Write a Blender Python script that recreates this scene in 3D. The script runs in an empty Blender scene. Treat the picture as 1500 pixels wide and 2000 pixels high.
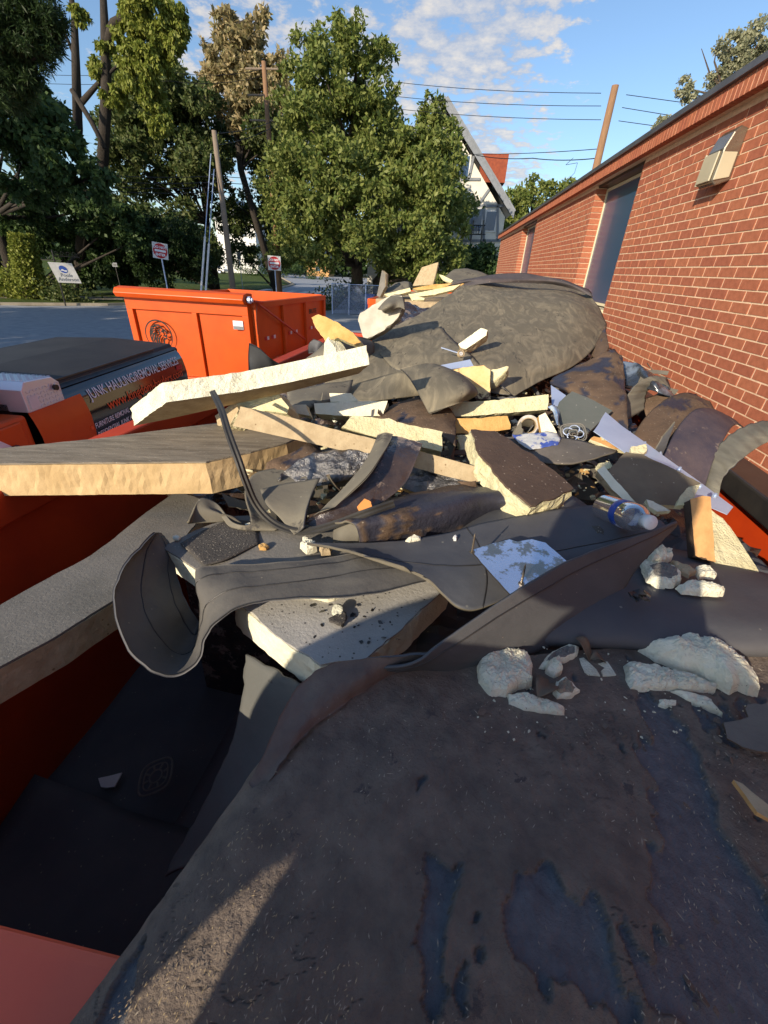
import bpy, bmesh, math, random
import numpy as np
from mathutils import Vector, Matrix, noise as mn
random.seed(7); rng = np.random.default_rng(7)
C = bpy.context.scene.collection
scn = bpy.context.scene
R = math.radians
# ------------------------------------------------------------ camera
H = 2.6; FPX = 822.0
def nrm(v): v = np.array(v, float); return v/np.linalg.norm(v)
_dn = nrm([(675-750)/FPX, (1000-2408)/FPX, -1])
_fy = np.array([(870-750)/FPX, (1000-527)/FPX, -1]); _fy = nrm(_fy-_dn*(_fy@_dn))
CM = np.array([np.cross(_fy, -_dn), _fy, -_dn])          # camera axes in the street's frame (Y along the brick wall)
cd = bpy.data.cameras.new('camera'); cam = bpy.data.objects.new('camera', cd); C.objects.link(cam)
cd.sensor_fit = 'VERTICAL'; cd.sensor_height = 24; cd.lens = 24*FPX/2000; cd.clip_start = 0.01; cd.clip_end = 2000
m4 = Matrix([[*CM[i], (0, 0, H)[i]] for i in range(3)]+[[0, 0, 0, 1]]); cam.matrix_world = m4
scn.camera = cam
# ------------------------------------------------------------ light
SUN = nrm([-0.475, -0.806, 0.353])                       # towards the sun
w = bpy.data.worlds.new('World'); scn.world = w; w.use_nodes = True
nt = w.node_tree; nt.nodes.clear(); N = nt.nodes.new; L = nt.links.new
sky = N('ShaderNodeTexSky'); sky.sky_type = 'NISHITA'; sky.sun_disc = False
sky.sun_elevation = math.asin(SUN[2]); sky.sun_rotation = math.atan2(SUN[0], SUN[1]); sky.air_density = 1.0; sky.dust_density = .5; sky.ozone_density = 3.0
bg = N('ShaderNodeBackground'); bg.inputs[1].default_value = 0.125; L(sky.outputs[0], bg.inputs[0])
tc = N('ShaderNodeTexCoord'); sx = N('ShaderNodeSeparateXYZ'); L(tc.outputs['Generated'], sx.inputs[0])
def mth(op, a, b=None, c=None):
    n = N('ShaderNodeMath'); n.operation = op
    for i, v in enumerate((a, b, c)):
        if v is None: continue
        if isinstance(v, (int, float)): n.inputs[i].default_value = v
        else: L(v, n.inputs[i])
    return n.outputs[0]
zz = mth('ADD', mth('MAXIMUM', sx.outputs[2], 0.0), 0.16)
cx = N('ShaderNodeCombineXYZ'); L(mth('DIVIDE', sx.outputs[0], zz), cx.inputs[0]); L(mth('DIVIDE', sx.outputs[1], zz), cx.inputs[1])
cn = N('ShaderNodeTexNoise'); L(cx.outputs[0], cn.inputs['Vector']); cn.inputs['Scale'].default_value = 10; cn.inputs['Detail'].default_value = 9; cn.inputs['Roughness'].default_value = 0.62
cb = N('ShaderNodeTexNoise'); L(cx.outputs[0], cb.inputs['Vector']); cb.inputs['Scale'].default_value = 0.9; cb.inputs['Detail'].default_value = 2
cover = mth('ADD', cn.outputs[0], mth('MULTIPLY', mth('SUBTRACT', cb.outputs[0], 0.5), 0.55))
def skydir(px, py): return CM@nrm([(px-750)/FPX, (1000-py)/FPX, -1])
for px, py, s, a in ((900, 60, 26, .085), (950, 210, 20, .11), (455, 70, 14, .20), (1060, 90, 40, .06), (620, 200, 20, .05), (1250, 420, 22, -.12), (1350, 120, 16, -.2), (1150, 170, 40, -.02)):
    d = skydir(px, py); dt = N('ShaderNodeVectorMath'); dt.operation = 'DOT_PRODUCT'; L(tc.outputs['Generated'], dt.inputs[0]); dt.inputs[1].default_value = d
    g = mth('POWER', mth('MAXIMUM', dt.outputs['Value'], 0.0), 6000.0/s/s*4)
    cover = mth('ADD', cover, mth('MULTIPLY', g, a))
cr = N('ShaderNodeMapRange'); cr.interpolation_type = 'SMOOTHSTEP'; L(cover, cr.inputs[0]); cr.inputs[1].default_value = 0.575; cr.inputs[2].default_value = 0.73; cr.inputs[4].default_value = 0.85
cc = N('ShaderNodeValToRGB'); L(cn.outputs[0], cc.inputs[0]); cc.color_ramp.elements[0].position = .45; cc.color_ramp.elements[0].color = (.50, .58, .74, 1); cc.color_ramp.elements[1].position = .68; cc.color_ramp.elements[1].color = (.98, .90, .80, 1)
cbg = N('ShaderNodeBackground'); L(cc.outputs[0], cbg.inputs[0]); cbg.inputs[1].default_value = 0.62
mx = N('ShaderNodeMixShader'); L(cr.outputs[0], mx.inputs[0]); L(bg.outputs[0], mx.inputs[1]); L(cbg.outputs[0], mx.inputs[2])
wo = N('ShaderNodeOutputWorld'); L(mx.outputs[0], wo.inputs[0])
ld = bpy.data.lights.new('sun', 'SUN'); ld.energy = 4.4; ld.angle = R(0.5); ld.color = (1, .84, .64)
lo = bpy.data.objects.new('sun', ld); C.objects.link(lo); lo.rotation_euler = Vector(SUN).to_track_quat('Z', 'Y').to_euler(); lo.location = (-20, -34, 15)
scn.view_settings.view_transform = 'Standard'; scn.view_settings.look = 'None'; scn.view_settings.gamma = 1; scn.view_settings.exposure = 0.55
try: scn.view_settings.use_curve_mapping = False
except Exception: pass

# ------------------------------------------------------------ measuring helpers
def ray(px, py): return CM@nrm([(px-750)/FPX, (1000-py)/FPX, -1])
def PZ(px, py, z): d = ray(px, py); return d*((z-H)/d[2])+[0, 0, H]
def PY(px, py, y): d = ray(px, py); return d*(y/d[1])+[0, 0, H]
def PX(px, py, x): d = ray(px, py); return d*(x/d[0])+[0, 0, H]
HY = [-1, 0, .6, 1.2, 1.8, 2.4, 3.2, 4.2, 5.0, 9]; HZ = [2.08, 2.08, 2.10, 2.09, 2.11, 2.20, 2.36, 2.52, 2.50, 2.50]
def heap(y): return float(np.interp(y, HY, HZ))
def Q(px, py, dz=0.0):                                   # point dz above the heap of roofing waste
    d = ray(px, py); lo_, hi_ = 0.05, 6.0
    for _ in range(40):
        t = (lo_+hi_)/2; p = d*t
        if H+p[2] > heap(p[1])+dz: lo_ = t
        else: hi_ = t
    return d*lo_+[0, 0, H]

# ------------------------------------------------------------ materials
MATS = {}
def mat(name, c1, c2=None, scale=8, rough=.8, bump=0., bscale=40, metal=0., spec=.35, c3=None, lo=.35, hi=.65, s3=3, t3=.6, stretch=None, island=0., coat=0., attr=None, ca=None, specks=None, bdist=.004, det=6, dist=0.):
    if name in MATS: return MATS[name]
    m = bpy.data.materials.new(name); m.use_nodes = True; t = m.node_tree; n = t.nodes; l = t.links
    b = n['Principled BSDF']; b.inputs['Roughness'].default_value = rough; b.inputs['Metallic'].default_value = metal
    b.inputs['Specular IOR Level'].default_value = spec; b.inputs['Coat Weight'].default_value = coat; b.inputs['Coat Roughness'].default_value = .08
    tcn = n.new('ShaderNodeTexCoord'); vec = tcn.outputs['Object']
    if stretch:
        mp = n.new('ShaderNodeMapping'); mp.inputs['Scale'].default_value = stretch; l.new(vec, mp.inputs['Vector']); vec = mp.outputs[0]
    def nz(s, d=det, r=.6):
        q = n.new('ShaderNodeTexNoise'); l.new(vec, q.inputs['Vector']); q.inputs['Scale'].default_value = s; q.inputs['Detail'].default_value = d; q.inputs['Roughness'].default_value = r; q.inputs['Distortion'].default_value = dist; return q.outputs[0]
    def rmp(v, a, z):
        q = n.new('ShaderNodeMapRange'); l.new(v, q.inputs[0]); q.inputs[1].default_value = a; q.inputs[2].default_value = z; return q.outputs[0]
    def mix(f, a, z):
        q = n.new('ShaderNodeMix'); q.data_type = 'RGBA'
        if isinstance(f, float): q.inputs[0].default_value = f
        else: l.new(f, q.inputs[0])
        for i, v in ((6, a), (7, z)):
            if isinstance(v, tuple): q.inputs[i].default_value = (*v, 1)
            else: l.new(v, q.inputs[i])
        return q.outputs[2]
    col = c1
    if c2: col = mix(rmp(nz(scale), lo, hi), c1, c2)
    if c3: col = mix(rmp(nz(s3, 9, .7), t3, t3+.04), col, c3)
    if specks:                                           # pale grit: (colour, scale, threshold)
        v = n.new('ShaderNodeTexVoronoi'); l.new(vec, v.inputs['Vector']); v.inputs['Scale'].default_value = specks[1]
        sp = n.new('ShaderNodeSeparateColor'); l.new(v.outputs['Color'], sp.inputs[0])
        a1 = rmp(v.outputs['Distance'], .32, .22); a2 = rmp(sp.outputs[0], specks[2], specks[2]+.02)
        k = n.new('ShaderNodeMath'); k.operation = 'MULTIPLY'; l.new(a1, k.inputs[0]); l.new(a2, k.inputs[1])
        col = mix(k.outputs[0], col, specks[0])
    if attr:
        at = n.new('ShaderNodeAttribute'); at.attribute_name = attr; ng = n.new('ShaderNodeMath'); ng.operation = 'MULTIPLY'; l.new(at.outputs['Fac'], ng.inputs[0]); ng.inputs[1].default_value = -1.; ng.use_clamp = True; col = mix(ng.outputs[0], col, (.018, .016, .016)); l2 = mix(rmp(nz(scale*2), .3, .7), ca[0], ca[1]); col = mix(at.outputs['Fac'], col, l2)
        rr = n.new('ShaderNodeMapRange'); l.new(at.outputs['Fac'], rr.inputs[0]); rr.inputs[3].default_value = rough; rr.inputs[4].default_value = .42; l.new(rr.outputs[0], b.inputs['Roughness'])
    if island:
        g = n.new('ShaderNodeNewGeometry'); oi = n.new('ShaderNodeObjectInfo')
        ad = n.new('ShaderNodeMath'); ad.operation = 'ADD'; l.new(g.outputs['Random Per Island'], ad.inputs[0]); l.new(oi.outputs['Random'], ad.inputs[1])
        fr = n.new('ShaderNodeMath'); fr.operation = 'FRACT'; l.new(ad.outputs[0], fr.inputs[0])
        hs = n.new('ShaderNodeHueSaturation'); mr = n.new('ShaderNodeMapRange'); l.new(fr.outputs[0], mr.inputs[0]); mr.inputs[3].default_value = 1-island; mr.inputs[4].default_value = 1+island*.8
        l.new(mr.outputs[0], hs.inputs['Value']); mh = n.new('ShaderNodeMapRange'); l.new(fr.outputs[0], mh.inputs[0]); mh.inputs[3].default_value = .5-island*.035; mh.inputs[4].default_value = .5+island*.035; l.new(mh.outputs[0], hs.inputs['Hue'])
        if isinstance(col, tuple): hs.inputs['Color'].default_value = (*col, 1)
        else: l.new(col, hs.inputs['Color'])
        col = hs.outputs[0]
    if isinstance(col, tuple): b.inputs['Base Color'].default_value = (*col, 1)
    else: l.new(col, b.inputs['Base Color'])
    if bump:
        bp = n.new('ShaderNodeBump'); bp.inputs['Strength'].default_value = bump; bp.inputs['Distance'].default_value = bdist
        l.new(nz(bscale, 8, .65), bp.inputs['Height']); l.new(bp.outputs[0], b.inputs['Normal'])
    MATS[name] = m; return m
FOAM = mat('foam', (.74, .70, .46), (.62, .57, .34), 14, .95, .9, 55, spec=.1, bdist=.012)
FOAM_SKIN = mat('foam_skin', (.84, .81, .63), (.70, .68, .50), 9, .8, .7, 34, spec=.2, bdist=.01)
FOAM_PALE = mat('foam_pale', (.82, .83, .68), (.64, .63, .48), 20, .95, 1., 70, spec=.1, bdist=.01, c3=(.24, .21, .16), s3=9, t3=.66)
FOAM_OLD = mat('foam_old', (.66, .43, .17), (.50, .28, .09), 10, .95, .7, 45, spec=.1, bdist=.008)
FOAM_TAN = mat('foam_tan', (.48, .39, .25), (.37, .29, .18), 30, .95, .5, 120, spec=.1, specks=((.25, .18, .1), 120, .9))
GRAYTOP = mat('gray_facer', (.21, .20, .18), (.15, .145, .13), 7, .9, .4, 160, specks=((.34, .32, .28), 260, .90), spec=.2, c3=(.11, .10, .09), s3=3, t3=.62)
GRITTOP = mat('gritty_facer', (.10, .092, .082), (.07, .065, .06), 12, .85, .9, 220, specks=((.42, .38, .30), 260, .72), spec=.3)
WOODY = mat('weathered_board', (.30, .26, .20), (.17, .145, .11), 5, .9, .5, 30, stretch=(1.2, 9, 9), spec=.2, specks=((.5, .48, .42), 60, .93))
BROWNTOP = mat('brown_facer', (.11, .075, .055), (.075, .052, .04), 9, .75, .6, 90, spec=.3, specks=((.36, .30, .24), 150, .92))
EPDM = mat('black_rubber', (.066, .070, .080), (.088, .090, .096), 5, .62, .25, 18, spec=.4, bdist=.006, c3=(.12, .115, .105), s3=2.2, t3=.66, specks=((.25, .24, .2), 120, .975))
EPDMG = mat('dusty_rubber', (.125, .118, .10), (.185, .17, .13), 4, .85, .3, 22, spec=.25, bdist=.006, c3=(.07, .066, .06), s3=4, t3=.6, specks=((.3, .28, .22), 110, .97), stretch=(1, 1.6, 1))
EPDMS = mat('scuffed_rubber', (.15, .135, .10), (.27, .235, .165), 5, .86, .16, 14, spec=.25, bdist=.01, c3=(.085, .078, .063), s3=6, t3=.60, stretch=(2.4, .8, 1.2), lo=.44, hi=.70, det=12, dist=2.2)
BACK = mat('rubber_back', (.15, .135, .10), (.10, .09, .072), 6, .85, .3, 60, spec=.2)
BROWN = mat('asphalt_felt', (.205, .165, .132), (.125, .102, .086), 30, .85, 1., 90, c3=(.085, .074, .07), s3=22, t3=.62, spec=.35, attr='peel', ca=((.082, .088, .102), (.140, .147, .160)), bdist=.007)
BROWNL = mat('brown_felt', (.15, .10, .065), (.09, .062, .043), 10, .8, .8, 90, spec=.3, attr='peel', ca=((.03, .032, .05), (.045, .045, .06)), specks=((.3, .25, .18), 160, .9))
TAR = mat('tarred_felt', (.07, .048, .038), (.03, .022, .02), 10, .24, .8, 45, spec=1., c3=(.22, .17, .13), s3=9, t3=.56)  # lighter patches stand in for glossy highlights on the strap
FLUTE = mat('fluted_rubber', (.20, .19, .15), (.11, .105, .09), 6, .85, .5, 12, stretch=(.7, .7, 6), spec=.25)
ORANGE = mat('orange_paint', (.62, .086, .005), (.54, .070, .004), 2.5, .42, .08, 5, spec=.3, coat=.06, c3=(.32, .03, .006), s3=9, t3=.72, bdist=.02)
ORANGE_IN = mat('orange_paint_worn', (.60, .060, .008), (.42, .036, .008), 2.2, .5, .15, 10, spec=.4, c3=(.10, .02, .01), s3=3.5, t3=.67)
PINKRIM = mat('skylit_orange', (.88, .17, .09), (.78, .13, .07), 3, .5, .12, 14, spec=.4, c3=(.5, .12, .09), s3=11, t3=.66)  # pinkish sky light on the shaded front rail is put into this colour
BLACKM = mat('black_metal', (.02, .02, .022), (.04, .038, .035), 8, .35, .15, 30, spec=.5, c3=(.16, .13, .10), s3=7, t3=.7)
BLACKP = mat('black_gloss', (.012, .013, .016), None, 5, .12, spec=.6, coat=.6)
VINYL = mat('tonneau_vinyl', (.022, .022, .025), (.034, .034, .036), 3, .62, .2, 300, spec=.4)
STEEL = mat('galvanised_steel', (.56, .66, .86), (.44, .54, .74), 6, .42, .1, 14, metal=.45, c3=(.35, .32, .26), s3=5, t3=.66)  # bluish base carries a painted sky reflection
FOIL = mat('foil', (.34, .34, .34), (.14, .13, .12), 14, .34, .9, 30, metal=.8, bdist=.02, c3=(.10, .085, .07), s3=9, t3=.54)
ALU = mat('diamond_plate', (.72, .75, .80), None, 5, .36, .0, 30, metal=.6)
WHITE = mat('white_paint', (.75, .75, .73), (.62, .62, .6), 5, .6, .05, 20)
DECALW = mat('white_print', (.78, .80, .83)); DECALO = mat('orange_print', (.8, .12, .03)); DECALK = mat('black_print', (.012, .010, .010), rough=.4)
REDS = mat('sign_red', (.50, .025, .03), rough=.45); FOAM_NEAR = mat('torn_foam', (.86, .84, .68), (.70, .68, .52), 22, .97, 1., 150, spec=.05, bdist=.006, c3=(.38, .34, .25), s3=30, t3=.68)
BLUE = mat('blue_print', (.04, .10, .42))
BRICK = mat('red_brick', (.41, .145, .082), (.33, .115, .064), 30, .88, .6, 130, island=.10, c3=(.26, .145, .09), s3=2.6, t3=.66, spec=.2, specks=((.16, .09, .06), 160, .93), bdist=.003)
MORTAR = mat('mortar', (.80, .61, .43), (.64, .49, .34), 25, .95, .6, 120, spec=.1)
GLASSW = mat('dark_window_glass', (.030, .075, .15), rough=.28, spec=.6, metal=0, coat=.25)  # blue of the reflected sky is put into the base colour
FRAME = mat('cream_frame', (.66, .60, .42), rough=.4)
BRONZE = mat('bronze_metal', (.035, .025, .02), (.05, .04, .03), 9, .35, metal=.3)
LENS = mat('frosted_lens', (.46, .42, .30), (.42, .38, .27), 5, .35, coat=.2)
ROOFM = mat('roof_edge_metal', (.11, .12, .14), (.08, .085, .10), 4, .4, .1, 8, metal=.3, spec=.5)
CEMENT = mat('render', (.5, .48, .42), (.36, .34, .29), 9, .9, .5, 30)
ASPH = mat('asphalt', (.34, .36, .385), (.27, .29, .31), 3, .9, .5, 70, spec=.2, specks=((.26, .27, .3), 90, .85))
CONC = mat('concrete', (.40, .35, .27), (.30, .26, .2), 2.5, .9, .4, 25)
GRASSM = mat('lawn_grass', (.055, .085, .02), (.09, .12, .03), 2, .9, .8, 60, spec=.1, bdist=.05)
EARTH = mat('earth', (.05, .05, .03), (.08, .075, .045), .6, .95, .5, 9)
BARK = mat('bark', (.16, .125, .09), (.08, .065, .05), 8, .95, 1., 22, stretch=(3, 3, .6), bdist=.04)
BARKD = mat('dark_bark', (.06, .05, .04), (.035, .03, .026), 8, .95, 1., 22, stretch=(3, 3, .6), bdist=.04)
POLE = mat('pole_wood', (.30, .17, .09), (.20, .12, .07), 5, .9, .5, 20, stretch=(8, 8, .7))
POLEG = mat('grey_pole_wood', (.26, .21, .16), (.19, .15, .115), 5, .9, .5, 20, stretch=(8, 8, .7))
WIREM = mat('cable', (.015, .015, .018), rough=.5)
PLY = mat('raw_wood', (.62, .36, .15), (.48, .26, .10), 6, .75, .2, 30, stretch=(6, 6, 1), spec=.25)
STUCCO = mat('white_stucco', (.74, .71, .62), (.66, .63, .55), 2, .9, .2, 20)
TIMBER = mat('gray_timber', (.23, .25, .28), (.18, .2, .22), 5, .7)
SHINGLE = mat('red_shingle', (.30, .075, .035), (.22, .055, .03), 6, .9, .4, 12)
DENIM = mat('dark_cloth', (.03, .035, .05)); SKIN = mat('skin', (.45, .27, .19), rough=.6); HAIR = mat('hair', (.03, .02, .015))
def leafmat(name, c1, c2, tr=.35):
    m = bpy.data.materials.new(name); m.use_nodes = True; t = m.node_tree; n = t.nodes; l = t.links; b = n['Principled BSDF']
    b.inputs['Roughness'].default_value = .55; b.inputs['Specular IOR Level'].default_value = .3
    g = n.new('ShaderNodeNewGeometry'); mi = n.new('ShaderNodeMix'); mi.data_type = 'RGBA'; l.new(g.outputs['Random Per Island'], mi.inputs[0]); mi.inputs[6].default_value = (*c1, 1); mi.inputs[7].default_value = (*c2, 1)
    l.new(mi.outputs[2], b.inputs['Base Color']); tr_ = n.new('ShaderNodeBsdfTranslucent'); l.new(mi.outputs[2], tr_.inputs[0]); ms = n.new('ShaderNodeMixShader'); ms.inputs[0].default_value = tr
    l.new(b.outputs[0], ms.inputs[1]); l.new(tr_.outputs[0], ms.inputs[2]); l.new(ms.outputs[0], n['Material Output'].inputs[0]); return m
LF_MAIN = leafmat('leaf_green', (.09, .14, .028), (.26, .29, .08)); LF_DARK = leafmat('leaf_dark', (.03, .065, .022), (.085, .14, .04)); LF_YEL = leafmat('leaf_bright', (.15, .20, .03), (.28, .30, .06))
LF_TAN = leafmat('leaf_tan', (.20, .19, .08), (.50, .40, .22)); LF_MID = leafmat('leaf_mid', (.05, .09, .022), (.15, .17, .06)); LF_PINE = leafmat('needle_dark', (.018, .04, .014), (.045, .08, .022)); LF_SAGE = leafmat('leaf_sage', (.18, .20, .11), (.42, .42, .28))
def clearmat():
    m = bpy.data.materials.new('clear_plastic'); m.use_nodes = True; t = m.node_tree; n = t.nodes; l = t.links
    tr = n.new('ShaderNodeBsdfTransparent'); tr.inputs[0].default_value = (.93, .95, .97, 1); gl = n.new('ShaderNodeBsdfGlossy'); gl.inputs['Roughness'].default_value = .06; fr = n.new('ShaderNodeFresnel'); fr.inputs[0].default_value = 1.35
    ad = n.new('ShaderNodeMath'); ad.operation = 'ADD'; ad.inputs[1].default_value = .035; l.new(fr.outputs[0], ad.inputs[0])
    ms = n.new('ShaderNodeMixShader'); l.new(ad.outputs[0], ms.inputs[0]); l.new(tr.outputs[0], ms.inputs[1]); l.new(gl.outputs[0], ms.inputs[2]); df = n.new('ShaderNodeBsdfTranslucent'); df.inputs[0].default_value = (.8, .85, .92, 1); d2 = n.new('ShaderNodeBsdfDiffuse'); d2.inputs[0].default_value = (.8, .85, .92, 1); m2 = n.new('ShaderNodeMixShader'); l.new(df.outputs[0], m2.inputs[1]); l.new(d2.outputs[0], m2.inputs[2]); m3 = n.new('ShaderNodeMixShader'); m3.inputs[0].default_value = .13; l.new(ms.outputs[0], m3.inputs[1]); l.new(m2.outputs[0], m3.inputs[2]); l.new(m3.outputs[0], n['Material Output'].inputs[0]); return m  # pale blue diffuse share imitates sky reflected in the plastic
CLEAR = clearmat()

# ------------------------------------------------------------ object helpers
def tag(o, label=None, cat=None, group=None, kind=None):
    if label: o['label'] = label
    if cat: o['category'] = cat
    if group: o['group'] = group
    if kind: o['kind'] = kind
    return o
def thing(name, label, cat, loc=(0, 0, 0), group=None, rotz=0.):
    o = bpy.data.objects.new(name, None); C.objects.link(o); o.location = tuple(map(float, loc)); o.rotation_euler.z = rotz; o.empty_display_size = .1
    return tag(o, label, cat, group)
def obj(name, V, F, mats, parent=None, local=False, smooth=False, mi=None, kind=None, attr=None):
    """one mesh object; V is in world coordinates unless local, then in the parent's"""
    V = np.array(V, float).reshape(-1, 3); base = np.zeros(3)
    if parent is not None and not local:
        base = np.array(parent.location)
        pp = parent.parent
        while pp is not None: base = base+np.array(pp.location); pp = pp.parent
    elif parent is None and not local:
        base = np.array([V[:, 0].mean(), V[:, 1].mean(), V[:, 2].min()]) if kind != 'structure' else base
    V = V-base
    me = bpy.data.meshes.new(name); me.from_pydata(V.tolist(), [], [tuple(f) for f in F])
    if not isinstance(mats, (list, tuple)): mats = [mats]
    for m in mats: me.materials.append(m)
    if mi is not None: me.polygons.foreach_set('material_index', np.array(mi, np.int32))
    if smooth: me.polygons.foreach_set('use_smooth', np.ones(len(me.polygons), bool))
    if attr is not None:
        a = me.attributes.new('peel', 'FLOAT', 'POINT'); a.data.foreach_set('value', np.array(attr, np.float32))
    me.update()
    o = bpy.data.objects.new(name, me); C.objects.link(o)
    if parent is not None: o.parent = parent
    else: o.location = tuple(base)
    if kind: o['kind'] = kind
    return o
class MB:                                                # collects shapes for one mesh
    def __init__(s): s.v = []; s.f = []
    def add(s, V, F):
        k = len(s.v); s.v += [tuple(map(float, p)) for p in V]; s.f += [tuple(i+k for i in f) for f in F]; return s
    def box(s, c, d, rz=0., M3=None):
        hx, hy, hz = d[0]/2, d[1]/2, d[2]/2; V = np.array([(x, y, z) for x in (-hx, hx) for y in (-hy, hy) for z in (-hz, hz)])
        if M3 is None: M3 = np.array([[math.cos(rz), -math.sin(rz), 0], [math.sin(rz), math.cos(rz), 0], [0, 0, 1]])
        return s.add(V@np.array(M3).T+np.array(c), [(0, 1, 3, 2), (4, 6, 7, 5), (0, 4, 5, 1), (2, 3, 7, 6), (0, 2, 6, 4), (1, 5, 7, 3)])
    def bb(s, a, b): a = np.array(a, float); b = np.array(b, float); return s.box((a+b)/2, np.abs(b-a))
    def tube(s, pts, r, n=8, cap=True):
        pts = [np.array(p, float) for p in pts]; rs = r if isinstance(r, (list, tuple)) else [r]*len(pts); V = []; F = []
        for i, p in enumerate(pts):
            t = nrm(pts[min(i+1, len(pts)-1)]-pts[max(i-1, 0)]); a = np.array([0, 0, 1.]) if abs(t[2]) < .9 else np.array([1., 0, 0]); u = nrm(np.cross(t, a)); v = np.cross(t, u)
            V += [p+rs[i]*(math.cos(2*math.pi*k/n)*u+math.sin(2*math.pi*k/n)*v) for k in range(n)]
        for i in range(len(pts)-1): F += [(i*n+k, i*n+(k+1) % n, (i+1)*n+(k+1) % n, (i+1)*n+k) for k in range(n)]
        if cap: F += [tuple(range(n))[::-1], tuple(range(len(V)-n, len(V)))]
        return s.add(V, F)
    def prism(s, poly, off):                             # poly: 3-D outline, off: extrusion vector
        n = len(poly); P = [np.array(p, float) for p in poly]; V = P+[p+np.array(off) for p in P]
        return s.add(V, [tuple(range(n)), tuple(range(2*n-1, n-1, -1))]+[(i, i+n, (i+1) % n+n, (i+1) % n) for i in range(n)])
    def go(s, name, m, parent=None, **k): return obj(name, s.v, s.f, m, parent, **k)
def bevel(o, wdt=.01, seg=2):
    md = o.modifiers.new('bevel', 'BEVEL'); md.width = wdt; md.segments = seg; md.limit_method = 'ANGLE'; md.angle_limit = R(40); return o
def text(s, size, m, parent, M, name='lettering', ext=.001, bold=0., sx_=1., align='LEFT'):
    cu = bpy.data.curves.new('t', 'FONT'); cu.body = s; cu.size = size; cu.extrude = ext; cu.offset = bold; cu.align_x = align; cu.resolution_u = 3
    to = bpy.data.objects.new('t', cu); C.objects.link(to); dg = bpy.context.evaluated_depsgraph_get(); me = bpy.data.meshes.new_from_object(to.evaluated_get(dg)); bpy.data.objects.remove(to)
    for v in me.vertices: v.co.x *= sx_
    me.transform(M); me.materials.clear(); me.materials.append(m); me.name = name
    o = bpy.data.objects.new(name, me); C.objects.link(o); o.parent = parent; return o
def frameM(o, x, y):                                     # matrix with local x, y axes, z = x × y
    x = nrm(x); y = np.array(y, float); y = nrm(y-x*(y@x)); z = np.cross(x, y); return Matrix([[x[i], y[i], z[i], o[i]] for i in range(3)]+[[0, 0, 0, 1]])
def cr4(P, t):                                           # Catmull-Rom through rows of P
    n = len(P)-1; s = min(int(t), n-1); u = t-s; p = [P[min(max(s+k, 0), n)] for k in (-1, 0, 1, 2)]
    if s-1 < 0: p[0] = 2*P[0]-P[1]
    if s+2 > n: p[3] = 2*P[n]-P[n-1]
    return .5*((2*p[1])+(-p[0]+p[2])*u+(2*p[0]-5*p[1]+4*p[2]-p[3])*u*u+(-p[0]+3*p[1]-3*p[2]+p[3])*u**3)
def sheet(name, label, cat, rows, mtop, mbot=None, th=.004, k=7, wr=.004, ws=9, group=None, peel=None, edge=.0, world=False, seed=0, parent=None, flute=None, seams=()):
    G = np.array([[np.array(p, float) if world else Q(*p) for p in r] for r in rows]); nr, nc = G.shape[:2]
    nu = (nr-1)*k+1; nv = (nc-1)*k+1
    A = np.array([cr4(G, i/k) for i in range(nu)]); B = np.array([[cr4(A[i], j/k) for j in range(nv)] for i in range(nu)])
    du = np.gradient(B, axis=0); dv = np.gradient(B, axis=1); Nn = np.cross(du, dv); Nn /= np.maximum(np.linalg.norm(Nn, axis=2, keepdims=True), 1e-9)
    flip = 1
    if Nn[..., 2].mean() < 0: Nn = -Nn; flip = -1
    off = Vector((seed*3.7, seed*1.9, seed))
    att = np.zeros((nu, nv))
    for i in range(nu):
        for j in range(nv):
            p = Vector(B[i, j])*ws+off; d = mn.noise(p)*wr+mn.noise(p*3.1)*wr*.35+max(0, .06-abs(mn.noise(p*.55+Vector((4, 0, 0)))))*wr*3.+mn.noise(p*9)*min(wr, .006)*.14
            if edge:
                e = min(i, nu-1-i, j, nv-1-j)
                if e == 0: B[i, j] += np.array([mn.noise(p*4), mn.noise(p*4+Vector((9, 0, 0))), mn.noise(p*4+Vector((0, 9, 0)))*.3])*edge
            if flute: d += flute[1]*math.sin(j/(nv-1)*flute[0]*6.283)
            if peel:
                f, g = peel(B[i, j]); att[i, j] = f; d += g
            B[i, j] += Nn[i, j]*d
    nN = nu*nv; V = np.concatenate([(B+Nn*th/2).reshape(-1, 3), (B-Nn*th/2).reshape(-1, 3)]); F = []; mi = []
    q = lambda i, j: i*nv+j
    for i in range(nu-1):
        for j in range(nv-1):
            f = (q(i, j), q(i, j+1), q(i+1, j+1), q(i+1, j)); f = f if flip < 0 else f[::-1]
            F.append(f); mi.append(0); F.append(tuple(x+nN for x in f[::-1])); mi.append(1)
    ring = [q(0, j) for j in range(nv)]+[q(i, nv-1) for i in range(1, nu)]+[q(nu-1, j) for j in range(nv-2, -1, -1)]+[q(i, 0) for i in range(nu-2, 0, -1)]
    for a, b in zip(ring, ring[1:]+ring[:1]): F.append((a, b, b+nN, a+nN)); mi.append(1)
    o = obj(name, V, F, [mtop, mbot or mtop], parent, smooth=True, mi=mi, attr=np.concatenate([att.ravel()]*2) if peel else None)
    if label: tag(o, label, cat, group)
    for sf, ax_ in seams:
        L_ = [B[int(sf*(nu-1)), j]+Nn[int(sf*(nu-1)), j]*(th/2) for j in range(nv)] if ax_ == 0 else [B[i, int(sf*(nv-1))]+Nn[i, int(sf*(nv-1))]*(th/2) for i in range(nu)]
        MB().tube(L_, .0014, 5).go('seam', BLACKM, o, smooth=True)
    return o
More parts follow.
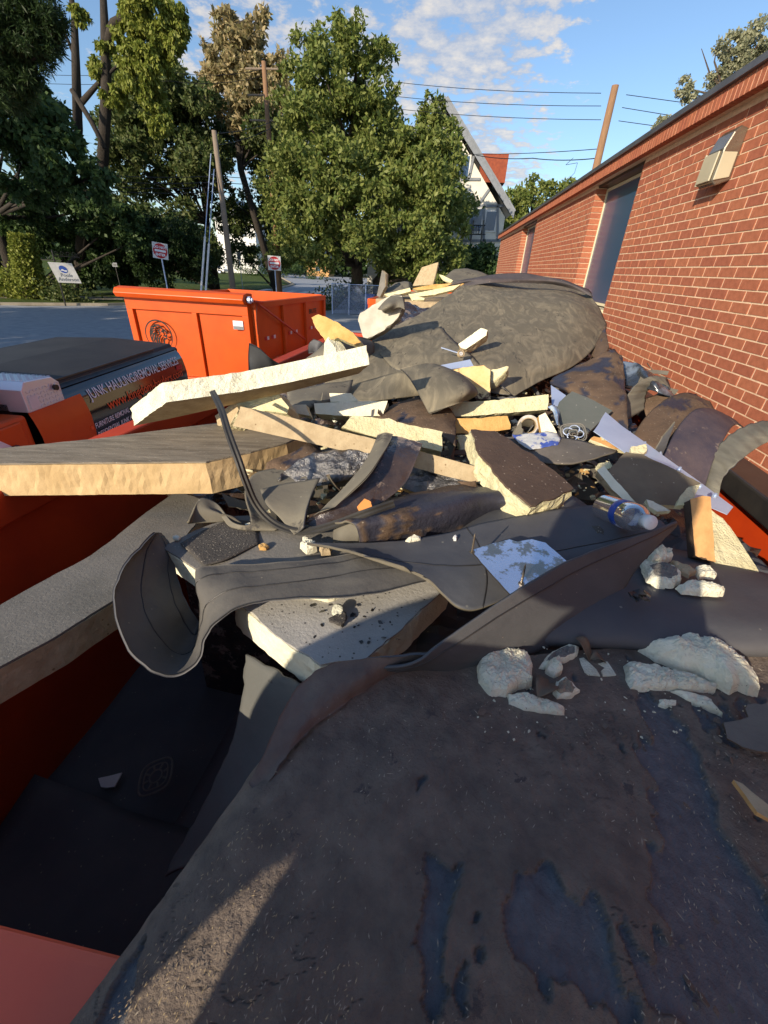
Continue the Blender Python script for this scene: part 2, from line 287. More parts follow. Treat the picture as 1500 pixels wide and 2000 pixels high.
def slab(name, label, cat, outl, dz, n, th, top, side, facer=.0, rough=.006, step=.02, group=None, world=None, seed=0, bot=None, parent=None, grow=0.):
    """a broken board: the outline lies on its upper face, whose plane passes dz above the heap"""
    n = nrm(n)
    if world is None:
        c = Q(np.mean([p[0] for p in outl]), np.mean([p[1] for p in outl]), dz); P = []
        for px, py in outl:
            d = ray(px, py); o_ = np.array([0, 0, H]); t = ((c-o_)@n)/(d@n); P.append(o_+d*t)
    else: P = [np.array(p, float) for p in world]
    ring = []; step = step if step > .03 else step*.6
    for a, b in zip(P, P[1:]+P[:1]):
        m = max(1, int(np.linalg.norm(b-a)/step)); ring += [a+(b-a)*i/m for i in range(m)]
    ring = np.array(ring); cen = ring.mean(0); K = len(ring)
    lay = 5 if th > .02 else 2; V = []
    for li in range(lay):
        h = th*li/(lay-1)
        for p in ring:
            q_ = p-n*h; s_ = Vector(q_)*38+Vector((seed, 0, 0)); out = nrm((p-cen)-n*((p-cen)@n))
            dd = (mn.noise(s_)+.6*mn.noise(s_*2.7)+.4*mn.noise(s_*7))*rough*(1.0 if 0 < li < lay-1 else .7)
            V.append(q_+out*dd)
    F = []; mi = []
    for li in range(lay-1):
        for i in range(K):
            j = (i+1) % K; F.append((li*K+i, (li+1)*K+i, (li+1)*K+j, li*K+j)); mi.append(1)
    V.append(cen); V.append(cen-n*th); ct, cb_ = len(V)-2, len(V)-1
    # triangulated caps through bmesh so that concave outlines stay right
    F.append(tuple(range(K))); mi.append(0); F.append(tuple(range((lay-1)*K+K-1, (lay-1)*K-1, -1))); mi.append(2)
    V = V[:-2]
    if facer:
        c0 = V[0:K]; base = np.mean(V, 0); base[2] = np.min([v[2] for v in V])
        root = thing(name, label, cat, base, group)
        obj('foam_core', V, F, [side, side, bot or side], root, mi=mi)
        W = []; FF = []; 
        for li in (0, 1):
            for p, r_ in zip(c0, ring):
                out = nrm((r_-cen)-n*((r_-cen)@n)); s_ = Vector(r_)*25+Vector((5, seed, 0)); W.append(r_+n*(facer+.001)*(1-li)+n*.001+out*((mn.noise(s_)+.5*mn.noise(s_*3.3))*rough*1.1-.001))
        FF = [tuple(range(K)), tuple(range(2*K-1, K-1, -1))]+[(i, i+K, (i+1) % K+K, (i+1) % K) for i in range(K)]
        obj('facing_sheet', W, FF, [top], root); return root
    o = obj(name, V, F, [top, side, bot or side], parent, mi=mi)
    if label: tag(o, label, cat, group)
    return o
def lump(name, label, cat, px, py, dz, size, rz=0., tilt=(0, 0), m=FOAM_PALE, seed=0, group=None, cuts=3, sub=4, amp=.16, world=None, parent=None):
    bm = bmesh.new(); bmesh.ops.create_icosphere(bm, subdivisions=sub, radius=1.)
    r_ = random.Random(seed); pl = [(nrm([r_.uniform(-1, 1), r_.uniform(-1, 1), r_.uniform(-.5, .9)]), r_.uniform(.45, .75)) for _ in range(cuts)]
    for v in bm.verts:
        p = np.array(v.co); p = np.sign(p)*np.abs(p)**.7
        for nn, dd in pl:
            e = p@nn-dd
            if e > 0: p = p-nn*e
        q_ = Vector(p)*1.7+Vector((seed*2.3, 0, 0)); p = p*(1+amp*mn.noise(q_)+amp*.45*mn.noise(q_*3.3)+amp*.25*mn.noise(q_*8)+amp*.16*mn.noise(q_*19)); v.co = p
    c = Q(px, py, dz) if world is None else np.array(world)
    Mx = Matrix.Rotation(rz, 3, 'Z')@Matrix.Rotation(tilt[0], 3, 'X')@Matrix.Rotation(tilt[1], 3, 'Y')
    V = [np.array(Mx@Vector((v.co.x*size[0]/2, v.co.y*size[1]/2, v.co.z*size[2]/2)))+c for v in bm.verts]; F = [[x.index for x in f.verts] for f in bm.faces]; bm.free()
    o = obj(name, V, F, m, parent, smooth=True)
    if label: tag(o, label, cat, group)
    return o

# ============================================================ THE SETTING
obj('ground', [(-500, -400, 0), (500, -400, 0), (500, 700, 0), (-500, 700, 0)], [(0, 1, 2, 3)], EARTH, kind='structure')
def gpoly(name, pts, z, m, h=0.0, px=True):
    P = [PZ(a, b, z) for a, b in pts] if px else [np.array([a, b, z]) for a, b in pts]
    if h: M_ = MB().prism([p-[0, 0, h] for p in P], (0, 0, h)); return M_.go(name, m, kind='structure')
    return obj(name, P, [tuple(range(len(P)))], m, kind='structure')
gpoly('parking_lot', [(-9.2, -30), (60, -30), (60, 34), (-4.6, 34), (-9.5, 24), (-12, 10)], .004, ASPH, px=False)
gpoly('street', [(-70, -30), (-9.2, -30), (-12, 10), (-9.5, 24), (-10, 60), (-14, 110), (-40, 110), (-19, 60), (-14.5, 33), (-17, 25.5), (-21, 21.5), (-70, 12)], .004, ASPH, px=False)
gpoly('sidewalk', [(-74, 16.6), (-70, 13.6), (-25.5, 22.8), (-17.5, 28.6), (-15, 36), (-17, 36), (-19.5, 30), (-26, 25.2)], .06, CONC, h=.06, px=False)
gpoly('verge', [(-26, 22.4), (-22.3, 21.3), (-18.6, 24), (-17.0, 26.5), (-17.8, 28.0), (-25.2, 22.8)], .085, GRASSM, h=.08, px=False)
gpoly('lawn', [(-19.5, 30), (-17, 36), (-20, 60), (-40, 108), (-120, 108), (-120, 30), (-30, 26)], .05, GRASSM, h=.05, px=False)
gpoly('lawn_strip', [(-4.6, 34.2), (-9.2, 26.5), (-9.0, 60), (-5, 60)], .05, GRASSM, h=.05, px=False)
gpoly('footpath', [(-8.9, 33), (-7.9, 33), (-10.6, 60), (-12.4, 60)], .075, CONC, h=.07, px=False)
gpoly('far_ground', [(-9, 60), (60, 60), (60, 34), (-4.6, 34), (-5, 60)], .02, GRASSM, px=False)
def strip(name, pts, wd, h, m, kind='structure'):
    M_ = MB(); P = [np.array([a, b, 0.]) for a, b in pts]
    for a, b in zip(P, P[1:]):
        d = nrm(b-a); s = np.array([-d[1], d[0], 0])*wd/2; M_.prism([a-s, b-s, b+s, a+s], (0, 0, h))
    return M_.go(name, m, kind=kind)
strip('kerb', [(-70, 11.9), (-26, 21.0), (-22.2, 21.15), (-18.4, 23.9), (-16.8, 26.5), (-14.6, 33), (-19.2, 60), (-40, 109)], .18, .13, CONC)
strip('kerb', [(-9.5, 24.5), (-9.9, 60)], .16, .13, CONC)
cwm = mat('road_paint', (.62, .62, .6), (.45, .45, .44), 3, .7)
for i in range(7):
    x = -19.2+i*1.35; tag(obj('road_marking', [(x, 44, .009), (x+.7, 44, .009), (x+.3, 47.5, .009), (x-.4, 47.5, .009)], [(0, 1, 2, 3)], cwm), kind='structure')

# ---------------------------------------------------------------- brick building
WX = 1.95
wall = thing('brick_building', 'low red brick building with tall dark windows along the right side', 'building', (WX+3, 9, 0))
WINS = [(5.94, 7.54), (11.97, 13.98)]; ZB, ZT, ZS = -.0, 3.64, 2.30
def inwin(y): return any(a < y < b for a, b in WINS)
M_ = MB()
segs = [(-6, WINS[0][0]), (WINS[0][1], WINS[1][0]), (WINS[1][1], 19.2)]
for a, b in segs: M_.bb((WX+.0028, a+.006, 0), (WX+.30, b-.006, 3.70))
for a, b in WINS: M_.bb((WX+.0034, a-.005, 0), (WX+.30, b+.005, ZS-.09))
M_.bb((WX+.0030, 19.194, 0), (12, 18.9, 3.7))
M_.go('mortar_wall', MORTAR, wall)
cand = []; cz = .0677; ly = .2032
for r_ in range(int(ZT/cz)+1):
    z = .005+r_*cz
    for k in range(-30, 96):
        y0 = k*ly+(ly/2 if r_ % 2 else 0); y1 = y0+.193
        pieces = [(y0, y1)]
        for a, b in WINS:
            if z > ZS-.09:
                np_ = []
                for p, q_ in pieces:
                    if q_ <= a or p >= b: np_.append((p, q_))
                    else:
                        if p < a-.03: np_.append((p, a))
                        if q_ > b+.03: np_.append((b, q_))
                pieces = np_
        for p, q_ in pieces:
            if p > 19.1 or q_ < -5.9: continue
            q_ = min(q_, 19.2); cand.append((p, q_, z, 0))
for a, b in WINS:                                        # returns of the window openings
    for r_ in range(int(ZT/cz)+1):
        z = .005+r_*cz
        if z < ZS-.09: continue
        for yy, s in ((b, 1), (a, 2)): cand.append((yy, yy, z, s))
def brick_box(p, q_, z, s):
    j = random.uniform(0, .0025)
    if s == 0: return (WX-j, p+.003, z), (WX+.07, q_-.003 if q_-p < .19 else q_, z+.0577)
    if s == 1: return (WX+.0035, p-.004, z), (WX+.155, p+.02, z+.0577)
    return (WX+.0035, p-.02, z), (WX+.155, p+.004, z+.0577)
def brick_px(c):
    y, z = max((c[0]+c[1])/2, .3), c[2]; v = CM@(np.array([WX, y, z])-[0, 0, H]); return c
def projpx(p):
    c = CM.T@(np.array(p, float)-[0, 0, H]); return (750+FPX*c[0]/-c[2], 1000-FPX*c[1]/-c[2]) if c[2] < -.01 else (-9e9, 0)
vis = []; rest = []
for c in cand:
    px, py = projpx((WX, (c[0]+c[1])/2, c[2])); on = c[3] == 0 and 0 < px < 1498 and py > 0 and not (py > 560+(px-1170)*.95 and px > 1165) and c[1]-c[0] > .18
    (vis if on and c[2] > 1.3 else rest).append((c[0], c))
vis.sort(key=lambda t: t[0]); rest += vis[300:]; vis = vis[:300]
bme = None
for _, c in vis:
    if bme is None:
        o = MB().bb((0, .003, 0), (.07, .193, .0577)).go('brick', BRICK, wall, local=True); bme = o.data
    else: o = bpy.data.objects.new('brick', bme); C.objects.link(o); o.parent = wall
    o.location = (WX-random.uniform(0, .0025)-wall.location[0], c[0]-wall.location[1], c[2]-wall.location[2]+random.uniform(-.0008, .0008))
M_ = MB()
for _, c in rest: M_.bb(*brick_box(*c))
for k in range(420):                                     # band of headers below the roof edge
    y = -6+k*.0677*0.9
    if y < 19.2: M_.bb((1.832-random.uniform(0, .002), y, 3.688), (1.90, y+.0500, 3.795))
for k in range(50): M_.bb((WX+.02+k*.203, 19.196, 0), (WX+.213+k*.203, 19.203, 3.7)) if False else None
tag(M_.go('brickwork', BRICK, wall), kind='stuff')
MB().bb((1.8345, -6, 3.692), (2.3, 19.24, 3.792)).go('fascia_mortar', MORTAR, wall)
o = MB().prism([(1.80, -6.05, 3.795), (1.80, -6.05, 3.838), (1.835, -6.05, 3.862), (2.05, -6.05, 3.868), (2.05, -6.05, 3.797)], (0, 25.33, 0)).go('roof_edge', ROOFM, wall)
MB().bb((2.03, -6, 3.70), (12, 19.2, 3.83)).go('roof', ROOFM, wall)
for a, b in WINS:
    f = MB().bb((WX+.135, b-.028, ZS-.02), (WX+.165, b-.004, 3.655)).bb((WX+.14, a+.004, ZS-.02), (WX+.165, a+.022, 3.655)).bb((WX+.138, a+.022, 3.62), (WX+.165, b-.028, 3.655)).bb((WX+.138, a+.022, ZS-.02), (WX+.165, b-.028, ZS+.01)).go('window_frame', FRAME, wall)
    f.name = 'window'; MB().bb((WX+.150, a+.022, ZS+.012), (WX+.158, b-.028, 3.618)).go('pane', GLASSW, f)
    MB().bb((WX-.03, a+.01, ZS-.075), (WX+.135, b-.01, ZS-.035)).go('sill', FRAME, f)
    MB().bb((WX+.02, a+.005, 3.66), (WX+.16, b-.005, 3.69)).go('lintel', BRONZE, f)
fx = thing('wall_light', 'bronze wall pack light with a frosted lens high on the brick wall', 'light', (WX, 4.08, 3.23))
y0, y1 = 4.07, 4.28
pr = [(0, 3.53), (-.05, 3.545), (-.085, 3.51), (-.115, 3.42), (-.12, 3.235), (-.09, 3.21), (0, 3.245)]
bevel(MB().prism([(WX+a, y0, z) for a, z in pr], (0, y1-y0, 0)).go('housing', mat('light_housing', (.30, .27, .22), (.24, .2, .15), 6, .22, .1, 40, metal=.75, c3=(.08, .05, .03), s3=14, t3=.62), fx), .01)
bevel(MB().prism([(WX-.04, y1, 3.40), (WX-.123, y1, 3.42), (WX-.13, y1, 3.23), (WX-.04, y1, 3.23)], (0, .02, 0)).prism([(WX-.1255, y0+.03, 3.41), (WX-.115, y0+.03, 3.41), (WX-.122, y0+.03, 3.24), (WX-.134, y0+.03, 3.24)], (0, y1-y0-.03, 0)).go('lens', LENS, fx), .004)
bevel(MB().prism([(WX-.08, y0-.012, 3.40), (WX-.115, y0-.012, 3.40), (WX-.120, y0-.012, 3.24), (WX-.02, y0-.012, 3.26), (WX-.02, y0-.012, 3.40)], (0, .014, 0)).go('side_lens', LENS, fx), .004)
ch = MB().bb((6.1, 13.6, 3.83), (6.9, 14.3, 6.1)).go('chimney_stack', CEMENT); tag(ch, 'rough stone chimney stack standing beyond the metal roof edge', 'chimney')
ch.data.materials[0] = mat('rubble_stone', (.42, .38, .32), (.12, .10, .08), 16, .95, 1., 20)

# ---------------------------------------------------------------- trees
def tree(name, label, base, trunk, clumps, lm, bm_, n, ls, r0=.25, group=None, cat='tree', droop=0., limb=True, flat=.8, aspect=.5, fill=.5):
    """trunk: list of (x,y,z); clumps: (x,y,z,r) in metres"""
    root = thing(name, label, cat, base, group); M_ = MB(); T = [np.array(p, float) for p in trunk]
    if len(T) > 1:
        M_.tube(T, [r0*(1-.75*i/(len(T)-1)) for i in range(len(T))], 9)
        if limb:
            for c in clumps:
                c3 = np.array(c[:3]); k = min(range(len(T)), key=lambda i: np.linalg.norm(T[i]-c3)+max(0, T[i][2]-c3[2]+.6)*4); a = T[k]; mid = (a+c3)/2+rng.normal(0, .12*c[3], 3)+[0, 0, -.1*c[3]]
                M_.tube([a, mid, c3], [r0*.32, r0*.2, r0*.07], 5, False)
        M_.go('trunk', bm_, root, smooth=True)
    cl = np.array([c[:4] for c in clumps], float); wt = cl[:, 3]**2; wt /= wt.sum(); idx = rng.choice(len(cl), n, p=wt)
    u = rng.normal(size=(n, 3)); u /= np.linalg.norm(u, axis=1, keepdims=True)
    # sub-clumps give light and dark tufts
    ns = max(6, int(8)); sub = rng.normal(size=(len(cl), ns*3, 3)); sub /= np.linalg.norm(sub, axis=2, keepdims=True); si = rng.integers(0, ns*3, n)
    cen = sub[idx, si]*(.62+.3*((si*37 % 11)/11.))[:, None]; loc = cen+u*(rng.random((n, 1))**fill)*.26; loc[:, 2] *= flat
    P = cl[idx, :3]+loc*cl[idx, 3:4]
    d = rng.normal(size=(n, 3)); d[:, 2] -= droop*2; d /= np.linalg.norm(d, axis=1, keepdims=True); e = rng.normal(size=(n, 3)); e -= d*(e*d).sum(1, keepdims=True); e /= np.linalg.norm(e, axis=1, keepdims=True)
    s = ls*rng.uniform(.6, 1.3, (n, 1)); wv = e*s*aspect
    V = np.stack([P, P+d*s*.5+wv*.5, P+d*s, P+d*s*.5-wv*.5], 1).reshape(-1, 3)-np.array(base)
    me = bpy.data.meshes.new('crown'); me.vertices.add(4*n); me.vertices.foreach_set('co', V.ravel()); me.loops.add(4*n); me.loops.foreach_set('vertex_index', np.arange(4*n, dtype=np.int32)); me.polygons.add(n); me.polygons.foreach_set('loop_start', np.arange(0, 4*n, 4, dtype=np.int32)); me.update(calc_edges=True)
    me.materials.append(lm); o = bpy.data.objects.new('crown', me); C.objects.link(o); o.parent = root; return root
def pc(L_, Y, jit=0.):                                   # clumps written as (px, py, radius in px, extra depth)
    out = []
    for c in L_:
        y = Y+(c[3] if len(c) > 3 else 0); p = PY(c[0], c[1], y); out.append((*p, c[2]/FPX*y*1.12))
    return out
def auto(px0, py0, px1, py1, Y, n, r, dy=2.5, seed=1):
    g = random.Random(seed); return pc([(g.uniform(px0, px1), g.uniform(py0, py1), r*g.uniform(.7, 1.25), g.uniform(-dy, dy)) for _ in range(n)], Y)
b = PZ(695, 600, 0)
main_cl = pc([(600,110,38),(655,80,34),(700,90,32),(740,110,26,1),(585,175,40),(640,165,45,-1),(700,180,45),(745,190,28,1),(600,240,45,-1),(570,300,40),(655,250,45,1),(725,250,40),(765,225,18,1),(545,360,42),(600,330,50,-2),(660,330,52,-2.5),(720,330,45,-1),(560,420,45,1),(610,410,52,-2.5),(670,420,55,-3),(730,410,50,-2),(590,480,42,-1),(635,488,36,-2.5),(705,462,36,-3),(760,480,45,-1),(550,490,30,2),(655,110,30,3),(700,250,60,3),(620,300,60,3.5),(690,420,70,4),
   (845,215,20),(825,260,30),(866,262,26),(800,300,38,-1),(850,315,42,-1.5),(882,305,20),(790,370,45,-2),(845,385,45,-2),(888,370,22,-.5),(780,440,45,-1.5),(840,455,48,-2),(885,440,26),(800,500,38,-1),(860,510,38,-1),(893,500,22,1),(840,380,70,4),(760,330,40,3),(893,405,20,-1),(780,520,40,3),(850,540,40,3.5)], 30)
tree('shade_tree', 'large leafy green tree with a forked trunk in front of the gabled house', b, [b, b+[.1, -.2, 1.2], b+[.1, -.4, 2.6], b+[-.3, -.3, 5], b+[-.2, 0, 8], b+[-.4, 0, 11]], main_cl[:30], LF_MAIN, BARK, 60000, .26, .52)
b2 = b+[1.2, .3, 0]
tree('shade_tree', 'lower rounded green tree between the large tree and the white gable', b2, [b2, b2+[.2, -.2, 1.6], b2+[1.6, -.3, 3.2], b2+[3., 0, 5.5], b2+[4.2, 0, 8]], main_cl[30:], LF_MAIN, BARK, 42000, .26, .38)
# left mass
t2 = PZ(60, 585, 0)
tree('maple_tree', 'broad dark maple filling the left edge above the ivy covered stump', t2+[-1.5, 1.0, 0], [t2+[-1.5, 1., 0], t2+[-1.5, 1., 4], t2+[-1, 0, 8]],
     pc([(20,230,60),(90,250,45),(40,320,65),(120,310,50),(170,350,40),(30,400,55,6),(110,395,50,7),(180,410,45,7),(230,430,35,7),(60,440,50,9),(150,470,45,9),(210,490,40,9),(-20,480,50,9),(10,150,50,2),(60,200,40,3),(170,520,30,9),(265,470,28,7)], 20), LF_DARK, BARKD, 60000, .26, .4, droop=.35)
tp = np.array([-12.5, 9.5, 0])
tree('pine_tree', 'dark needled pine branches hanging into the top left corner', tp, [tp, tp+[0, 0, 4], tp+[.2, .2, 9.5]], pc([(-20,30,60),(40,20,40),(85,20,28),(0,90,55),(50,85,38),(95,100,18),(-10,160,45),(40,150,28),(75,60,26),(100,65,14)], 10), LF_PINE, BARKD, 42000, .12, .22, droop=.1, aspect=.16)
t3 = PZ(150, 575, 0)
tree('tall_tree', 'tall double trunked tree with bright drooping foliage against the sky', t3, [t3, PY(165, 400, 27), PY(152, 250, 27), PY(148, 120, 27), PY(145, 30, 27), PY(130, -60, 27)],
     pc([(300,20,32),(335,60,22),(290,80,26),(260,110,22),(275,160,28),(300,190,22),(310,235,22),(265,30,22),(240,70,16),(345,20,14),(155,30,12),(205,90,12),(190,130,14),(300,130,26),(225,190,18),(330,90,16)], 27), LF_YEL, BARKD, 36000, .20, .33, droop=.8, limb=False)
M_ = MB(); M_.tube([PY(200, 330, 27), PY(208, 180, 27), PY(205, 60, 27), PY(200, -40, 27)], [.28, .25, .19, .12], 8); M_.tube([PY(208, 90, 27), PY(222, 45, 27), PY(250, 28, 27), PY(275, 35, 27)], [.22, .18, .14, .08], 7)
M_.tube([PY(150, 120, 27), PY(125, 60, 27), PY(115, 20, 27)], [.1, .06, .03], 5); M_.tube([PY(160, 200, 27), PY(195, 160, 27), PY(240, 120, 27)], [.14, .1, .05], 5); M_.tube([PY(140, 175, 26), PY(180, 240, 26), PY(205, 290, 26)], [.12, .12, .1], 6)
tg = bpy.data.objects['tall_tree']; M_.go('limb', BARKD, tg, smooth=True)
t4 = np.array([-20., 40, 0])
tree('dense_tree', 'dense dark tree behind the leaning grey utility pole', t4, [t4, t4+[0, 0, 5], t4+[.5, 0, 11]], auto(200, 160, 420, 500, 38, 44, 34, 4, 3)+auto(240, 150, 350, 240, 37, 6, 26, 1, 9), LF_MID, BARKD, 60000, .32, .4)
t4b = np.array([-15., 42, 0])
tree('dense_tree', 'dark loose tree filling the gap left of the large leafy tree', t4b, [t4b, t4b+[0, 0, 5], t4b+[.5, 0, 10]], auto(430, 250, 560, 440, 40, 16, 30, 3, 5)+auto(470, 440, 560, 520, 42, 4, 24, 3, 6), LF_MID, BARKD, 22000, .32, .35)
t5 = np.array([-13.6, 38, 0])
tree('sparse_tree', 'sparse tan leafed tree rising behind the brown utility pole', t5, [t5, PY(470, 330, 38), PY(455, 180, 38), PY(440, 60, 38)],
     pc([(440,40,16),(455,80,24),(430,110,24),(480,100,24),(500,60,18),(515,30,10),(460,140,28),(500,140,26),(425,150,20),(540,170,22),(480,190,34),(520,210,28),(440,200,28),(410,150,14),(550,130,16),(490,250,34),(530,265,26)], 38), LF_TAN, BARKD, 19000, .34, .3)
hg = np.array([-19., 31, 0])
tree('hedge', 'tall dark hedge running behind the lawn and the red sign', hg, [hg, hg+[0, 0, 1]], auto(160, 430, 400, 545, 30, 46, 26, 1.5, 8), LF_PINE, BARKD, 42000, .22, .1, cat='hedge', limb=False, droop=.4)
for i, (x0, x1, Y, lb) in enumerate(((-20, 55, 34, 'dark bushes at the far left behind the ivy covered stump'), (470, 640, 85, 'low dark bushes at the far end of the street'), (880, 960, 33, 'shrub growing below the fire escape of the gabled house'))):
    p = PY((x0+x1)/2, 560, Y); p[2] = 0; tree('bush', lb, p, [p, p+[0, 0, .5]], auto(x0, 505, x1, 560, Y, 16, 22 if Y > 50 else 26, 1.5, 20+i), LF_DARK, BARKD, 9000, .3, .08, cat='bush', limb=False)
t8 = np.array([12., 60, 0])
tree('conifer_tree', 'distant pointed conifer above the brick building roof edge', PY(1040, 500, 55)*[1, 1, 0], [PY(1040, 500, 55)*[1, 1, 0], PY(1040, 400, 55), PY(1042, 345, 55)], pc([(1042,350,7),(1030,370,12),(1055,372,12),(1000,395,20),(1030,405,22),(1065,400,18),(990,425,18),(1020,440,26),(1060,430,26),(985,460,20),(1090,385,14),(1115,365,14),(1080,365,10)], 55), LF_MAIN, BARKD, 9000, .4, .25)
t9 = np.array([17.5, 15.5, 0])
tree('roofside_tree', 'grey green tree with thin bare twigs above the brick roof at top right', t9, [t9, t9+[0, 0, 6], PY(1480, 190, 16), PY(1450, 120, 16)],
     pc([(1335,170,12),(1345,185,10),(1400,160,14),(1425,90,16),(1430,120,14),(1460,100,20),(1480,140,26),(1490,70,24),(1440,160,18),(1415,185,12),(1295,238,9),(1285,250,7),(1380,200,8),(1500,180,26)], 16), LF_SAGE, BARK, 16000, .085, .16)
M_ = MB()
for a in ([(1415,180),(1385,140),(1370,95)], [(1415,180),(1360,192),(1340,188)], [(1410,165),(1395,120),(1400,95)], [(1440,170),(1425,130),(1420,90)]): M_.tube([PY(x, y, 16) for x, y in a], [.035, .02, .008], 4)
M_.go('twig', BARK, bpy.data.objects['roofside_tree'])
# the tall trees across the street whose shade lies on the road (left of the frame)
for i, (x, y, h, r_) in enumerate(((-18.5, 4.5, 12.5, 4.2), (-25, 3.5, 16, 5.5), (-46, 24, 18, 6.0))):
    g = random.Random(40+i); cl = [(x+g.uniform(-r_, r_)*.7, y+g.uniform(-r_, r_)*.7, h*g.uniform(.3, .95), g.uniform(1.2, 2.1)) for _ in range(26)]
    tree('street_tree', ('nearest', 'middle', 'farthest')[i]+' of three tall trees across the street left of the view', (x, y, 0), [(x, y, 0), (x, y, h*.5), (x, y, h*.85)], cl, LF_MID, BARKD, 13000, .42, .4)
# ivy covered stump
st = thing('ivy_stump', 'tall tree stump wrapped in sunlit ivy beside the hanging sign', 'tree', PZ(62, 585, 0)); sb = np.array(st.location)
MB().tube([sb, sb+[.1, 0, .5], sb+[.35, 0, 1.8], sb+[.55, 0, 3.1]], [.75, .55, .42, .3], 12).go('trunk', BARK, st, smooth=True)
def leaves(name, P, nv, ls, lm, root, push=.06):
    n = len(P); d = rng.normal(size=(n, 3)); d /= np.linalg.norm(d, axis=1, keepdims=True); e = np.cross(d, rng.normal(size=(n, 3))); e /= np.linalg.norm(e, axis=1, keepdims=True); s = ls*rng.uniform(.6, 1.3, (n, 1))
    V = np.stack([P, P+d*s*.5+e*s*.4, P+d*s, P+d*s*.5-e*s*.4], 1).reshape(-1, 3); F = np.arange(4*n).reshape(-1, 4); return tag(obj(name, V, F.tolist(), lm, root), kind='stuff')
a_ = rng.uniform(-2.6, 1.2, 5200); h_ = rng.uniform(0, 1, 5200)**.8*3.2; rr_ = np.interp(h_, [0, .5, 1.8, 3.2], [.8, .62, .52, .42])*rng.uniform(.9, 1.35, 5200)
leaves('ivy', np.stack([sb[0]+.35+np.interp(h_, [0, 3.2], [-.25, .3])+np.cos(a_)*rr_, sb[1]+np.sin(a_)*rr_, h_], 1), None, .13, LF_YEL, st)
gP = rng.normal(size=(2600, 3))*[1.1, .6, .45]+[sb[0]-1.3, sb[1]-.2, .75]; gP[:, 2] = np.abs(gP[:, 2])
o = leaves('undergrowth', gP, None, .16, LF_YEL, None); tag(o, 'sunlit weeds growing at the foot of the ivy stump', 'weeds')
gP = rng.normal(size=(1300, 3))*[.6, .4, .35]+[sb[0]+2.6, sb[1]-.4, .5]; gP[:, 2] = np.abs(gP[:, 2])
o = leaves('undergrowth', gP, None, .15, LF_MID, None); tag(o, 'small weeds below the hanging white sign', 'weeds')
gP = rng.normal(size=(2600, 3))*[.9, .7, .5]+[b[0]-.1, b[1]-1.6, .6]; gP[:, 2] = np.abs(gP[:, 2])
o = leaves('undergrowth', gP, None, .16, LF_DARK, None); tag(o, 'overgrown weeds along the chain link fence under the large tree', 'weeds')
# distant woods that close the view
wp = rng.uniform(size=(26000, 3))*[160, 14, 1]+[-125, 118, 0]; wp[:, 2] = rng.uniform(0, 1, 26000)**.8*(9+4*np.sin(wp[:, 0]*.21)+2.5*np.sin(wp[:, 0]*.63)); o = leaves('far_woods', wp, None, 1.3, LF_DARK, None); o['kind'] = 'stuff'; tag(o, 'far dark woods beyond the end of the street', 'woods')

# ---------------------------------------------------------------- house
hs = thing('gabled_house', 'white half timbered house with a steep gable beside the large tree', 'house', (2, 40, 0)); Y = 38.
A = PY(872, 195, Y); Er = PY(1003, 415, Y); El = np.array([2*A[0]-Er[0], Y, Er[2]]); bx = Er[0]-.55
MB().prism([(El[0]+.5, Y, 0), (bx, Y, 0), (bx, Y, Er[2]-.3), (A[0], Y, A[2]-.6), (El[0]+.5, Y, Er[2]-.3)], (0, 9, 0)).go('wall', STUCCO, hs)
rf = MB()
for E_ in (Er, El):
    d = nrm(E_-A); nn = np.cross(d, [0, 1, 0]); nn = nn if nn[2] > 0 else -nn
    rf.prism([A-[0, .5, 0], E_-[0, .5, 0], E_-[0, .5, 0]+nn*.12, A-[0, .5, 0]+nn*.12], (0, 10, 0))
rf.go('roof', TIMBER, hs)
for E_ in (Er, El):
    d = nrm(E_-A); M_ = MB().prism([A-[0, .56, .02], E_-[0, .56, .02], E_-[0, .56, .42], A-[0, .56, .52]], (0, .05, 0)); M_.go('bargeboard', TIMBER, hs)
def tb(x0, y0, x1, y1, w_=.16):
    a, b_ = PY(x0, y0, Y-.03), PY(x1, y1, Y-.03); d = nrm(b_-a); s = np.cross(d, [0, 1, 0])*w_/2; MB().prism([a-s, b_-s, b_+s, a+s], (0, -.06, 0)).go('timber', TIMBER, hs)
for q_ in ((925, 305, 915, 350), (955, 370, 927, 410), (890, 402, 985, 402), (945, 402, 945, 470), (972, 402, 972, 470), (918, 402, 918, 470), (880, 470, 985, 470), (900, 350, 938, 350)): tb(*q_)
for x, y, ww, hh in ((905, 325, 15, 22), (930, 430, 16, 26), (958, 432, 14, 22), (935, 500, 14, 24), (905, 500, 14, 24)):
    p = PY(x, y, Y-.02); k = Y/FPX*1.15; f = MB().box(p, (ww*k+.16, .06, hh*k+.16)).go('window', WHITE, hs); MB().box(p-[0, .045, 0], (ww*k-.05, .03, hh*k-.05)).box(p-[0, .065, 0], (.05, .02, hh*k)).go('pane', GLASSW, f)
p = PY(962, 333, Y+1.5); MB().box(p, (1.85, 1.6, 1.6)).go('dormer', SHINGLE, hs); p = PY(966, 355, Y+1.5); MB().box(p, (.35, .4, .8)).go('dormer_post', TIMBER, hs)
fe = thing('fire_escape', 'dark metal fire escape on the back of the gabled house', 'fire escape', PY(925, 500, 36)*[1, 1, 0]); M_ = MB()
for x in (905, 925, 945):
    a = PY(x, 430, 36); M_.tube([a*[1, 1, 0], a], .05, 5)
for yy in (440, 458, 500, 520):
    M_.tube([PY(900, yy, 36), PY(948, yy, 36)], .035, 5); M_.tube([PY(900, yy, 37.4), PY(948, yy, 37.4)], .035, 5)
for k in range(10): M_.tube([PY(900+k*5, 440, 36), PY(900+k*5, 458, 36)], .02, 4)
M_.go('railing', BLACKM, fe)
M_ = MB()
for k in range(9): p = PY(905+k*4.6, 540-k*8.5, 36.5); M_.box(p, (.28, 1., .05))
